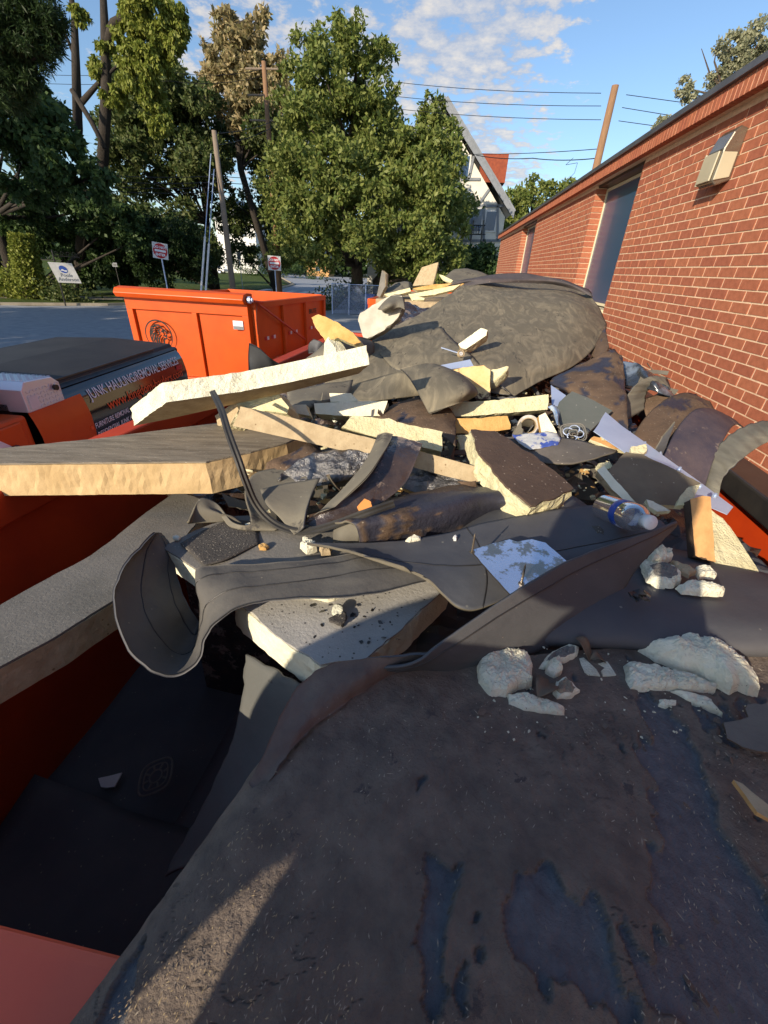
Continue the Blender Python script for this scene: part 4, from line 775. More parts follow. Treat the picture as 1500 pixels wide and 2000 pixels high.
# ============================================================ THE HEAP
def peelf(th, sx_=9, sy_=2.2, depth=.0022, gx=0., x0=0., seed=0, spots=()):
    def f(p):
        a = mn.noise(Vector((p[0]*sx_+seed, p[1]*sy_, p[2]*3)))*.72+mn.noise(Vector((p[0]*sx_*3+seed, p[1]*sy_*3.5, p[2]*9)))*.40+mn.noise(Vector((p[0]*70+seed, p[1]*40, p[2]*30)))*.20+mn.noise(Vector((p[0]*150+seed, p[1]*110, p[2]*60)))*.08
        a += sum(h_*math.exp(-((p[0]-cx_)/wx_)**2-((p[1]-cy_)/wy_)**2) for cx_, cy_, wx_, wy_, h_ in spots); v = 1/(1+math.exp(-max(-.25, min(.25, a+gx*(p[0]-x0)-th))*110)); crack = abs(mn.noise(Vector((p[0]*16, p[1]*26, seed+3)))+.45*mn.noise(Vector((p[0]*60, p[1]*70, 1))))+max(0, .22-mn.noise(Vector((p[0]*7, p[1]*7, 7))))
        cr_ = crack < .009 and v < .3
        lip = .0018*math.exp(-((v-.25)/.2)**2); edge_shade = .55*math.exp(-((v-.62)/.18)**2)  # dark line at peeled edges: the crust's shadow put into the colour
        return (-.22 if cr_ else v-edge_shade*2 if .45 < v < .8 else v), depth*(1-v)+lip+(-.0012 if cr_ else 0)+mn.noise(Vector(p)*70)*.0007+mn.noise(Vector(p)*26)*.0010
    return f
# dark body of the heap, seen only in the gaps
def fill(name, label, x0, x1, y0, y1, dz, n, m, seed, skirt=.9):
    nx, ny = n; V = []; F = []
    for i in range(ny):
        for j in range(nx):
            x = x0+(x1-x0)*j/(nx-1); y = y0+(y1-y0)*i/(ny-1); p = Vector((x*5, y*5, seed)); z = heap(y)+dz+mn.noise(p)*.055+abs(mn.noise(p*2.6))*.045-.02-(.45 if x < -.25-(y-2.5)*.1 and y > 2.5 else 0)
            if i in (0, ny-1) or j in (0, nx-1): z = skirt
            V.append((x, y, z))
    for i in range(ny-1):
        for j in range(nx-1): F.append((i*nx+j, i*nx+j+1, (i+1)*nx+j+1, (i+1)*nx+j))
    o = obj(name, V, F, m, None); return tag(o, label, 'debris', kind='stuff')
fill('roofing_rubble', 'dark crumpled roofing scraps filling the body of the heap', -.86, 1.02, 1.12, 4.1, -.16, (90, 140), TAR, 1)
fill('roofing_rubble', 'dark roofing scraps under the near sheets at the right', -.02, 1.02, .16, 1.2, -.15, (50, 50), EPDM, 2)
# crumbs and scraps nobody could count
def scraps(name, label, zone, n, smin, smax, m, seed, dz=(-.14, -.06), flat=.4):
    g = random.Random(seed); M_ = MB()
    for _ in range(n):
        px, py = g.uniform(zone[0], zone[2]), g.uniform(zone[1], zone[3]); c = Q(px, py, g.uniform(*dz)); s = g.uniform(smin, smax)
        A_ = np.array(Matrix.Rotation(g.uniform(0, 6.3), 3, 'Z')@Matrix.Rotation(g.gauss(0, .5), 3, 'X')); k = g.randint(4, 6); r_ = [g.uniform(.5, 1) for _ in range(k)]
        M_.prism([c+A_@np.array([math.cos(6.283*i/k)*s*r_[i], math.sin(6.283*i/k)*s*r_[i]*.7, g.uniform(-.08, .08)*s]) for i in range(k)], A_@np.array([0, 0, s*g.uniform(.1, flat)]))
    o = M_.go(name, m); return tag(o, label, 'debris', kind='stuff')
scraps('foam_crumbs', 'loose foam crumbs wedged in the gaps of the heap', (560, 730, 1150, 960), 130, .008, .035, FOAM_PALE, 5)
scraps('rubber_scraps', 'torn dark membrane scraps wedged in the gaps of the heap', (480, 740, 1200, 990), 90, .04, .12, EPDMG, 6, (-.18, -.08), .05)
scraps('felt_scraps', 'torn brown felt scraps wedged in the gaps of the heap', (520, 740, 1200, 990), 70, .03, .09, BROWNTOP, 8, (-.16, -.07), .08)
def strips(name, label, zone, n, m, m2, seed, l0=.10, l1=.30, w0=.02, w1=.07, dz=(-.10, .0)):
    g = random.Random(seed); V = []; F = []; mi = []
    for _ in range(n):
        px, py = g.uniform(zone[0], zone[2]), g.uniform(zone[1], zone[3]); p = Q(px, py, g.uniform(*dz)); a = g.uniform(0, 6.28); l_ = g.uniform(l0, l1); wd = g.uniform(w0, w1); cur = g.uniform(-9, 9); tw = g.uniform(-3, 3); pit = g.uniform(-.5, .5); d = 0.; q0_ = len(V); n_ = 12
        for i in range(n_):
            h = np.array([math.cos(a), math.sin(a), 0]); p = p+(h*math.cos(pit)+np.array([0, 0, math.sin(pit)]))*l_/n_; pit += cur*l_/n_; t_ = tw*i/n_; s_ = np.array([-h[1], h[0], 0])*math.cos(t_)+np.array([0, 0, math.sin(t_)]); j_ = wd*(.5+.08*g.uniform(-1, 1)); up2 = nrm(np.cross(h, s_))*.0015; V += [p-s_*j_+up2, p+s_*j_+up2, p+s_*j_-up2, p-s_*j_-up2]
        for i in range(n_-1):
            b_ = q0_+i*4
            for e_ in range(4): F.append((b_+e_, b_+(e_+1) % 4, b_+4+(e_+1) % 4, b_+4+e_)); mi.append(1 if e_ == 2 else 0)
    o = obj(name, V, F, [m, m2], mi=mi, smooth=False); return tag(o, label, 'debris', kind='stuff')
strips('rubber_strips', 'torn curled rubber strips tangled through the middle of the heap', (560, 740, 1130, 960), 75, EPDMG, EPDM, 51, .07, .24, .012, .05, (-.10, .01))
strips('felt_strips', 'torn brown felt strips tangled through the middle of the heap', (560, 760, 1180, 970), 55, BROWNL, BACK, 52, .06, .2, .012, .05, (-.10, .01))
strips('rubber_strips', 'torn rubber strips tangled by the wall side of the heap', (1090, 700, 1330, 960), 26, EPDMG, EPDM, 53)
strips('rubber_strips', 'small rubber strips caught between the left boards and the slabs', (430, 900, 760, 1010), 22, EPDMG, TAR, 54, .06, .18, .015, .04, (-.12, -.03))
scraps('foam_crumbs', 'small cream foam crumbs lying on top of the middle of the heap', (480, 760, 1330, 1010), 480, .002, .014, FOAM, 55, (-.03, .03), .8)
scraps('board_fragments', 'broken facer and board fragments filling the middle of the heap', (560, 750, 1180, 950), 90, .015, .05, GRAYTOP, 56, (-.10, -.01), .25)
scraps('wood_slivers', 'brown slivers and chips filling the middle of the heap', (540, 760, 1300, 980), 110, .008, .03, FOAM_OLD, 57, (-.08, .0), .2)
# ---- things inside the hole at the lower left
sheet('floor_membrane', 'dark membrane lying deep inside the empty corner of the trailer', 'membrane', [[(-1.16, 1.35, 1.06), (-.75, 1.35, .93), (-.3, 1.4, .95), (.3, 1.4, 1.0)], [(-1.18, .9, 1.04), (-.72, .9, .93), (-.3, .9, .96), (.3, .9, 1.0)], [(-1.19, .5, 1.02), (-.65, .5, .92), (-.25, .5, .94), (.3, .5, 1.)], [(-1.2, .13, 1.0), (-.6, .15, .90), (-.2, .15, .94), (.3, .15, 1.)]], EPDM, th=.004, world=True, wr=.012, ws=4, k=8)
sheet('floor_membrane', 'second dark membrane overlapping the one in the trailer corner', 'membrane', [[(-.62, 1.3, 1.05), (-.3, 1.3, 1.07), (.2, 1.3, 1.1)], [(-.66, .85, 1.02), (-.34, .85, 1.04), (.2, .85, 1.08)], [(-.70, .45, 1.0), (-.38, .45, 1.02), (.2, .45, 1.05)]], EPDM, th=.005, world=True, wr=.01, ws=4, k=8, seed=2)
sheet('floor_membrane', 'blue black folded membrane lying across the near end of the hole', 'membrane', [[(-1.17, .62, 1.10), (-.7, .58, 1.03), (-.25, .55, 1.05), (.2, .5, 1.1)], [(-1.18, .35, 1.06), (-.7, .33, 1.06), (-.25, .32, 1.08), (.2, .3, 1.1)], [(-1.2, .13, 1.2), (-.7, .12, 1.16), (-.25, .11, 1.2), (.2, .11, 1.2)]], EPDM, th=.005, world=True, wr=.015, ws=5, k=8, seed=6)
dz_ = thing('drain_imprint', 'square drain imprint standing out on the dark membrane in the hole', 'drain mark', PZ(305, 1517, 1.075)); c = np.array(dz_.location)
for r_, w_ in ((.052, .006), (.038, .004), (.020, .005)):
    M_ = MB(); P_ = []
    for k in range(32): a = k*math.pi/16; q_ = (abs(math.cos(a))**4+abs(math.sin(a))**4)**-.25; q_ = 1+(q_-1)*(.8 if r_ > .03 else 0); P_.append(c+[math.cos(a+.5)*r_*q_*.9, math.sin(a+.5)*r_*q_*1.1, .004])
    M_.tube(P_+P_[:1], w_*.6, 6, False); M_.go('ring', GRAYTOP, dz_)
M_ = MB()
for k in range(8): a = k*math.pi/4; M_.tube([c+[math.cos(a)*.024, math.sin(a)*.026, .003], c+[math.cos(a)*.036, math.sin(a)*.042, .003]], .004, 5)
M_.go('spokes', GRAYTOP, dz_)
slab('board_chip', 'single white chip lying on the dark membrane in the hole', 'chip', [(192, 1516), (238, 1509), (224, 1535), (207, 1538), (197, 1536)], 0, (0, 0, 1), .006, WHITE, WHITE, world=[PZ(x, y, 1.02) for x, y in ((192, 1520), (238, 1509), (224, 1536), (207, 1539), (197, 1536))], rough=.002)
sheet('hanging_membrane', 'grey membrane strip hanging down into the hole below the pale slab', 'membrane', [[(486, 1275, -.10), (540, 1310, -.10), (600, 1345, -.08)], [(470, 1390, -.22), (520, 1420, -.2), (570, 1430, -.16)], [(432, 1500, -.34), (470, 1520, -.3), (510, 1530, -.24)], [(372, 1620, -.45), (405, 1635, -.40), (440, 1640, -.32)], [(326, 1712, -.52), (345, 1700, -.48), (375, 1690, -.42)]], mat('grey_membrane', (.10, .105, .10), (.13, .13, .12), 4, .85, .4, 40, c3=(.05, .05, .05), s3=9, t3=.6), EPDM, k=8, wr=.006, edge=.004)
# ---- broad boards on the left
slab('insulation_board', 'long grey faced board slanting down into the trailer at the lower left', 'insulation board', [(-60, 1222), (60, 1152), (181, 1087), (286, 1004), (345, 962), (420, 985), (300, 1120), (228, 1173), (110, 1248), (-60, 1340)], -.10, (-.05, .10, 1), .058, GRAYTOP, FOAM_TAN, facer=.003, rough=.003)
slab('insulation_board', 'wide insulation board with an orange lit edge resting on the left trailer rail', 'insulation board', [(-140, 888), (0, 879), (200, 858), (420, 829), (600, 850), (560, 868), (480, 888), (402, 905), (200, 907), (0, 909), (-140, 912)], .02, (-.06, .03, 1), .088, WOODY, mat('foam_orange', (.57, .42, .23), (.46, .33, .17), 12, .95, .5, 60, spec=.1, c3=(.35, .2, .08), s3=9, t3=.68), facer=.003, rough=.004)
slab('foam_chip', 'tiny yellow foam chip on the weathered board beside the rubber strip', 'foam chip', [(427, 882), (437, 880), (441, 893), (430, 895)], .03, (-.06, .03, 1), .008, FOAM, FOAM, rough=.001)
# ---- foreground sheets
FG = [[(700, 1360, -.16), (640, 1345, .0), (800, 1300, .0), (1000, 1290, 0), (1200, 1270, 0), (1400, 1262, 0), (1560, 1290, -.01)],
      [(640, 1480, -.16), (545, 1460, -.02), (750, 1420, .0), (980, 1420, .0), (1200, 1400, 0), (1400, 1400, 0), (1600, 1420, 0)],
      [(560, 1600, -.16), (464, 1580, -.02), (700, 1560, .01), (950, 1560, .01), (1200, 1560, .01), (1420, 1560, 0), (1660, 1580, 0)],
      [(480, 1720, -.15), (380, 1700, -.02), (620, 1700, .01), (920, 1720, .02), (1200, 1720, .02), (1450, 1740, 0), (1720, 1760, 0)],
      [(410, 1840, -.12), (300, 1815, -.02), (560, 1850, .01), (880, 1870, .02), (1200, 1890, .02), (1480, 1900, 0), (1780, 1930, 0)],
      [(290, 1990, -.10), (190, 1965, -.02), (480, 2010, .0), (850, 2040, .01), (1200, 2060, .01), (1500, 2080, 0), (1850, 2110, 0)],
      [(160, 2140, -.10), (60, 2120, -.03), (400, 2180, -.01), (800, 2230, 0), (1200, 2250, 0), (1550, 2260, 0), (1950, 2260, 0)]]
sheet('asphalt_membrane', 'huge brown crusted roofing sheet with peeled blue black patches filling the foreground', 'membrane', FG, BROWN, EPDM, k=58, wr=.005, ws=5, th=.006, peel=peelf(.27, 15, 6, gx=.15, x0=.30, depth=.005, seed=5.5, spots=[(*PZ(1060, 1760, 2.08)[:2], .075, .06, .55), (*PZ(1150, 1900, 2.08)[:2], .12, .04, .45), (*PZ(900, 1640, 2.08)[:2], .02, .09, .42), (*PZ(1330, 1660, 2.08)[:2], .06, .07, .4), (*PZ(1120, 1480, 2.08)[:2], .12, .03, .30), (*PZ(1420, 1850, 2.08)[:2], .08, .07, .42), (*PZ(840, 1850, 2.08)[:2], .02, .06, .35), (*PZ(620, 1600, 2.08)[:2], .22, .4, -.35)]), seed=1)
sheet('membrane_lip', 'narrow folded brown lip along the left edge of the foreground sheet', 'membrane', [[(880, 1270, .055), (730, 1284, .045), (643, 1299, .035), (587, 1336, .025), (553, 1392, .02), (518, 1468, .012), (488, 1530, .0)], [(880, 1278, .035), (760, 1300, .035), (690, 1330, .03), (630, 1370, .022), (585, 1420, .018), (545, 1480, .01), (500, 1545, .0)], [(862, 1288, .010), (780, 1312, .01), (700, 1355, .01), (640, 1400, .01), (600, 1430, .01), (560, 1478, .01), (505, 1560, .004)]], mat('lip_felt', (.16, .125, .105), (.10, .082, .075), 14, .8, .7, 70, c3=(.03, .026, .025), s3=16, t3=.66, spec=.3), EPDM, k=12, wr=.003, ws=30, th=.004, edge=.002)
sheet('membrane_tube', 'big smooth black rolled membrane at the right with a sunlit end', 'membrane', [[(1120, 1040, -.07), (1240, 1055, -.06), (1400, 1095, -.05), (1540, 1130, -.04)], [(1090, 1070, -.01), (1240, 1075, .01), (1400, 1112, .01), (1560, 1150, .01)], [(1060, 1130, .035), (1230, 1150, .04), (1400, 1190, .04), (1580, 1205, .04)], [(1030, 1200, .035), (1220, 1210, .04), (1400, 1240, .04), (1590, 1250, .04)], [(990, 1250, .01), (1200, 1258, .02), (1400, 1272, .02), (1590, 1278, .02)], [(980, 1262, -.03), (1200, 1268, -.03), (1400, 1276, -.03), (1590, 1284, -.03)]], EPDM, BACK, k=9, wr=.003, ws=7, th=.004)
sheet('membrane_sheet', 'black membrane carrying the plastic bottle and the shiny flashing', 'membrane', [[(600, 1062, .015), (740, 1062, .03), (850, 1046, .04), (980, 1015, .05), (1155, 988, .06), (1230, 1005, .07), (1290, 1018, .08)], [(660, 1072, .03), (760, 1080, .035), (870, 1080, .04), (1000, 1060, .045), (1120, 1045, .05), (1210, 1040, .06), (1300, 1028, .08)], [(700, 1085, .05), (800, 1110, .045), (900, 1130, .04), (1000, 1120, .04), (1100, 1090, .045), (1200, 1062, .055), (1305, 1033, .08)], [(740, 1092, .05), (830, 1128, .045), (905, 1190, .03), (985, 1170, .03), (1100, 1110, .04), (1210, 1070, .05), (1310, 1036, .075)]], EPDM, BACK, k=10, wr=.005, ws=8, th=.005, edge=.001, seams=((.55, 0), (.42, 1)))
sheet('standing_flap', 'tall black flap of membrane curling up like a wall across the middle', 'membrane', [[(690, 1300, .02), (800, 1296, .05), (870, 1249, .075), (987, 1169, .10), (1103, 1099, .11), (1234, 1050, .11), (1323, 1020, .11)], [(690, 1306, .01), (800, 1303, .03), (900, 1268, .055), (1010, 1205, .07), (1125, 1140, .075), (1240, 1075, .09), (1322, 1024, .10)], [(690, 1312, -.01), (800, 1309, .0), (912, 1312, .0), (1060, 1268, .0), (1173, 1211, .02), (1250, 1100, .06), (1321, 1028, .095)]], mat('scuffed_black_rubber', (.080, .083, .088), (.060, .063, .068), 5, .7, .35, 30, stretch=(1, 2.2, 2.2), spec=.3, specks=((.25, .22, .18), 130, .985)), EPDM, k=12, wr=.004, ws=7, th=.004, edge=.001, seams=((.3, 0),))
# ---- slabs in the middle left
slab('insulation_slab', 'grey gritty slab with a cream edge behind the looped black strap', 'insulation board', [(318, 1072), (382, 1114), (430, 1135), (640, 1170), (900, 1090), (740, 1035), (640, 1030), (520, 1008), (455, 1012), (380, 1040)], -.02, (.0, -.02, 1), .05, GRAYTOP, FOAM_SKIN, facer=.003, rough=.003, seed=3)
sheet('grit_patch', 'gritty black residue square on the grey slab behind the strap', 'residue', [[(352, 1062, -.012), (400, 1035, -.012), (448, 1016, -.012)], [(378, 1085, -.012), (430, 1052, -.012), (495, 1022, -.012)], [(398, 1106, -.012), (445, 1092, -.012), (508, 1060, -.012)]], GRITTOP, k=8, th=.002, wr=.001)
slab('insulation_slab', 'pale grey slab with a bright cream edge below the looped black strap', 'insulation board', [(452, 1168), (478, 1193), (508, 1218), (538, 1243), (580, 1272), (627, 1302), (715, 1290), (800, 1215), (880, 1140), (640, 1120)], -.035, (.02, -.03, 1), .07, mat('pale_facer', (.42, .41, .38), (.33, .325, .30), 8, .9, .4, 150, specks=((.09, .085, .08), 150, .86), spec=.2), FOAM_SKIN, facer=.003, rough=.005, seed=5)
sheet('looped_strap', 'black rubber strap looping down at the left and lying across two slabs', 'membrane strap',
      [[(300, 1040, .03), (240, 1110, .02), (224, 1175, .0), (240, 1245, -.03), (290, 1305, -.06), (345, 1319, -.08), (385, 1290, -.06), (400, 1245, -.03), (430, 1212, -.005), (485, 1180, .01), (600, 1166, .02), (700, 1164, .02), (840, 1132, .02)],
       [(303, 1040, .015), (275, 1085, .0), (262, 1150, -.02), (275, 1215, -.05), (312, 1268, -.09), (352, 1288, -.11), (384, 1270, -.09), (397, 1225, -.05), (415, 1185, -.01), (470, 1158, .012), (600, 1140, .02), (710, 1125, .024), (810, 1112, .03)],
       [(308, 1040, .0), (318, 1080, -.02), (318, 1130, -.05), (332, 1190, -.08), (355, 1235, -.12), (375, 1252, -.13), (390, 1235, -.10), (395, 1190, -.05), (392, 1150, .0), (450, 1130, .012), (590, 1118, .018), (700, 1100, .025), (780, 1098, .03)],
       [(316, 1040, -.01), (335, 1075, -.03), (345, 1120, -.06), (362, 1170, -.09), (380, 1205, -.12), (390, 1215, -.13), (396, 1190, -.10), (390, 1145, -.04), (384, 1112, .008), (430, 1104, .012), (580, 1100, .016), (680, 1086, .02), (760, 1088, .025)]],
      mat('strap_rubber', (.11, .105, .095), (.08, .078, .075), 6, .75, .4, 60, spec=.3, specks=((.3, .27, .2), 150, .985), c3=(.15, .135, .11), s3=12, t3=.62), EPDM, k=9, wr=.0045, ws=16, th=.004, edge=.0012, seams=((.42, 0), (.8, 0)))
for i, (px, py, s_) in enumerate(((660, 1192, .022), (660, 1208, .03))): lump('foam_bit', ('white', 'grey')[i]+' little lump on the pale grey slab', 'foam bit', px, py, -.022, (s_, s_*1.1, .015), m=(FOAM_PALE, GRITTOP)[i], seed=60+i, sub=3)
scraps('slab_crumbs', 'tiny dark crumbs scattered over the pale grey slab', (600, 1170, 800, 1260), 26, .002, .008, BLACKM, 9, (-.031, -.029), .3)
# ---- centre membranes
sheet('curled_strip', 'grey membrane strip curling in waves beside the slab', 'membrane strap', [[(368, 1020, .01), (390, 975, .035), (425, 985, .02), (455, 1020, .0), (490, 1020, .01), (478, 960, .04), (500, 925, .05), (560, 915, .05), (605, 925, .05)], [(372, 1022, -.005), (400, 995, .02), (430, 1005, .005), (455, 1030, -.01), (510, 1030, .0), (500, 985, .02), (530, 950, .035), (580, 935, .04), (620, 935, .04)], [(440, 1018, -.01), (455, 1010, .0), (470, 1020, -.005), (490, 1030, -.015), (540, 1035, -.005), (545, 1005, .0), (560, 975, .02), (600, 955, .03), (640, 945, .03)]], EPDMG, BACK, k=8, wr=.002, th=.004)
sheet('twisted_flap', 'twisted grey flap with a pointed corner left of the shiny strap', 'membrane', [[(508, 957, .06), (560, 945, .065), (625, 935, .07)], [(520, 985, .045), (575, 975, .05), (612, 960, .06)], [(545, 1010, .025), (580, 1010, .03), (600, 990, .05)], [(575, 1045, .005), (582, 1040, .01), (592, 1030, .03)]], EPDMG, EPDM, k=8, wr=.002, th=.004)
sheet('foil_scrap', 'crumpled silver foil behind the curled grey strips', 'foil', [[(540, 935, .05), (590, 895, .075), (660, 878, .09), (720, 885, .09)], [(545, 945, .03), (610, 925, .05), (670, 910, .07), (715, 900, .07)], [(555, 955, .02), (620, 950, .03), (670, 940, .04), (700, 925, .05)]], FOIL, k=9, wr=.014, ws=40, th=.001)
sheet('foil_scrap', 'crumpled silver foil right of the shiny tarred strap', 'foil', [[(800, 905, .05), (850, 915, .05), (930, 935, .05)], [(790, 935, .03), (850, 945, .035), (920, 950, .035)], [(785, 955, .01), (850, 968, .015), (900, 965, .02)]], FOIL, k=9, wr=.012, ws=40, th=.001, seed=4)
sheet('brown_curl', 'brown felt curl between the two slabs of foil', 'membrane', [[(520, 905, .06), (570, 885, .07), (610, 870, .07)], [(520, 925, .04), (580, 915, .05), (640, 900, .06)], [(540, 945, .02), (600, 945, .03), (660, 930, .03)]], BROWNL, BACK, k=8, peel=peelf(.25, 20, 20), wr=.012, ws=16)
sheet('tarred_strap', 'shiny brown tarred strap bent over the long tan board', 'membrane strap', [[(748, 852, .13), (735, 880, .13), (700, 935, .09), (650, 985, .055), (608, 1010, .03), (580, 1030, .01)], [(785, 855, .135), (770, 890, .12), (740, 940, .085), (690, 985, .05), (640, 1005, .035), (600, 1025, .015)], [(825, 868, .13), (812, 900, .11), (790, 945, .075), (740, 985, .045), (675, 1012, .03), (620, 1040, .01)]], TAR, EPDMG, k=10, wr=.004, ws=20, th=.004)
sheet('strap_fold', 'grey underside of the tarred strap folded over the board', 'membrane strap', [[(738, 850, .14), (720, 890, .12), (680, 945, .085), (625, 1000, .045)], [(752, 845, .15), (738, 885, .135), (700, 940, .10), (640, 995, .055)], [(768, 848, .145), (752, 880, .14), (715, 935, .11), (655, 990, .06)]], EPDMG, k=8, wr=.002, th=.003)
slab('orange_chip', 'small bright orange foam chip stuck on the tarred strap', 'foam chip', [(697, 990), (712, 974), (724, 980), (726, 990), (700, 998)], .06, (-.3, -.5, 1), .005, mat('orange_foam', (.7, .28, .08)), FOAM_OLD, rough=.002, step=.006)
sheet('felt_roll', 'dark brown felt roll lying across the centre below the tan board', 'membrane roll', [[(660, 1015, .0), (740, 985, .02), (850, 955, .03), (940, 945, .03), (1000, 950, .02)], [(655, 1022, .055), (745, 995, .065), (860, 965, .065), (950, 955, .06), (1010, 960, .05)], [(690, 1025, .07), (770, 1010, .075), (870, 985, .075), (950, 965, .07), (1015, 970, .06)], [(700, 1045, .045), (790, 1030, .05), (880, 1010, .05), (955, 985, .05), (1015, 985, .05)], [(702, 1075, .0), (800, 1060, .0), (890, 1040, .0), (965, 1010, .0), (1020, 1000, .0)]], BROWNL, BACK, k=9, peel=peelf(-.15, 10, 12), wr=.005, ws=10, th=.004)
sheet('roll_end', 'curved grey end of the dark brown felt roll', 'membrane', [[(652, 1058, -.01), (653, 1035, .02), (668, 1018, .05), (695, 1014, .065)], [(670, 1075, -.02), (668, 1050, .02), (680, 1030, .045), (705, 1022, .06)], [(702, 1076, -.02), (702, 1060, .01), (703, 1045, .035), (706, 1030, .055)]], EPDMG, k=7, wr=.001)
sheet('black_wedge', 'smooth black membrane tucked right of the dark felt roll', 'membrane', [[(890, 1035, .0), (950, 1000, .02), (1020, 975, .03), (1100, 960, .02)], [(900, 1040, .02), (960, 1020, .03), (1040, 1000, .035), (1130, 975, .03)], [(880, 1048, .015), (960, 1035, .03), (1050, 1015, .035), (1150, 990, .03)]], EPDM, k=7, wr=.003)
slab('tan_plank', 'long tan insulation plank standing on edge across the centre', 'insulation board', [(470, 794), (560, 813), (640, 835), (720, 855), (790, 873), (860, 892), (925, 910), (950, 948), (870, 930), (780, 905), (690, 885), (600, 864), (500, 842), (455, 832)], .10, (-.05, -.90, .42), .035, FOAM_TAN, GRAYTOP, rough=.003, seed=7)
slab('foam_chunk', 'thick cream foam chunk on the left end of the tan plank', 'foam chunk', [(457, 790), (468, 752), (500, 750), (540, 764), (563, 795), (560, 808), (500, 800)], .13, (-.25, -.75, .6), .07, FOAM, FOAM, rough=.009, seed=8)
slab('foam_wedge', 'grey shaded foam wedge left of the cream chunk', 'foam chunk', [(458, 785), (466, 800), (448, 832), (425, 830), (420, 812)], .08, (-.6, -.6, .5), .05, FOAM_TAN, FOAM, rough=.006, seed=9)
slab('foam_plank', 'long whitish foam plank tilted up above the black truck lettering', 'insulation board', [(324, 786), (400, 775), (470, 765), (560, 748), (660, 726), (722, 712), (700, 730), (553, 768), (420, 798), (330, 818), (261, 832)], .17, (.30, -.45, -.84), .055, FOAM_TAN, FOAM_PALE, rough=.007, seed=11, bot=FOAM_PALE)
slab('broken_plank', 'broken yellow foam plank lying behind the tan plank', 'insulation board', [(665, 834), (690, 812), (760, 818), (800, 830), (865, 843), (862, 882), (800, 868), (740, 855)], .10, (.05, -.72, .65), .05, FOAM, FOAM, rough=.007, seed=12)
slab('foam_block', 'mint shaded foam block half lit in the centre of the heap', 'insulation board', [(614, 788), (680, 784), (757, 783), (748, 812), (680, 813), (616, 808)], .05, (0, -.85, .5), .09, FOAM_SKIN, FOAM, rough=.005, seed=13)
slab('foam_block', 'small mint foam block just above the half lit one', 'insulation board', [(643, 768), (685, 768), (700, 783), (645, 785)], .08, (0, -.85, .5), .06, FOAM_SKIN, FOAM, rough=.004, seed=14)
slab('foam_block', 'small pale block with a curled grey skin left of the mint blocks', 'insulation board', [(565, 792), (598, 790), (605, 812), (575, 806)], .08, (0, -.8, .5), .04, FOAM_SKIN, FOAM, rough=.004, seed=15)
sheet('brown_sheet', 'brown felt sheet lying in the sun behind the yellow plank', 'membrane', [[(770, 790, .05), (830, 775, .07), (870, 790, .07), (890, 820, .06)], [(740, 812, .03), (810, 805, .06), (860, 815, .07), (890, 850, .06)], [(725, 835, .02), (790, 835, .04), (850, 845, .05), (890, 875, .05)]], BROWNL, BACK, k=10, peel=peelf(.3, 16, 16), wr=.005)
sheet('saddle_membrane', 'stiff grey membrane folded like a saddle in the upper centre', 'membrane', [[(782, 722, .13), (800, 740, .14), (818, 770, .12), (838, 808, .08)], [(812, 714, .15), (840, 730, .16), (862, 770, .14), (862, 800, .10)], [(845, 710, .15), (880, 728, .165), (912, 760, .16), (900, 785, .12)], [(880, 722, .10), (905, 735, .13), (932, 765, .12), (915, 780, .09)]], EPDMS, EPDMG, k=11, wr=.003, th=.006)
sheet('lower_membrane', 'scuffed membrane hanging under the saddle fold', 'membrane', [[(690, 752, .02), (730, 740, .05), (780, 728, .10), (810, 740, .09)], [(680, 765, .03), (725, 772, .04), (790, 755, .06), (820, 760, .06)], [(690, 785, .02), (740, 782, .03), (800, 775, .03), (835, 770, .03)]], EPDMS, k=8, wr=.002, th=.005)
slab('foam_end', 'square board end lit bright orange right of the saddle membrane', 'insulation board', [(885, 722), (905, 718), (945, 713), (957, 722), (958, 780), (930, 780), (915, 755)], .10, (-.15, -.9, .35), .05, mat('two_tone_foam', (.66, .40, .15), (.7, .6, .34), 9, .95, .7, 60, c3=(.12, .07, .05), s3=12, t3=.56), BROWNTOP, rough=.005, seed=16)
lump('foam_wedge', 'cream foam wedge leaning right of the orange lit board end', 'foam chunk', 968, 735, .10, (.09, .05, .13), rz=.5, tilt=(.5, .3), m=FOAM, seed=17)
slab('flashing_strip', 'small pale blue metal strip above the orange lit board end', 'flashing', [(856, 714), (918, 702), (925, 715), (870, 722)], .14, (.0, -.5, .86), .002, STEEL, STEEL, rough=.001)
slab('foam_plank', 'cream foam plank lit by the sun at the right of the centre', 'insulation board', [(868, 788), (940, 783), (1020, 776), (1072, 770), (1070, 800), (1000, 806), (930, 812), (872, 814)], .08, (.05, -.85, .5), .06, FOAM, FOAM, rough=.006, seed=18, bot=GRAYTOP)
slab('foam_plank', 'orange brown foam plank directly under the sunlit cream plank', 'insulation board', [(872, 818), (935, 816), (992, 812), (997, 838), (930, 848), (880, 846)], .05, (.05, -.85, .5), .06, FOAM_OLD, BROWNTOP, rough=.007, seed=19)
slab('foam_bit', 'short yellow foam end poking out below the orange brown plank', 'foam bit', [(892, 850), (920, 848), (922, 872), (900, 880)], .02, (0, -.8, .6), .05, FOAM, FOAM, rough=.005, seed=20)
slab('roof_board', 'thick dark topped board with rough cream edges right of the centre', 'insulation board', [(918, 842), (965, 845), (985, 856), (1040, 892), (1085, 925), (1118, 958), (1080, 978), (1036, 992), (1000, 965), (965, 928), (935, 890)], .10, (.10, -.14, 1), .055, BROWNTOP, FOAM, facer=.004, rough=.008, seed=21)
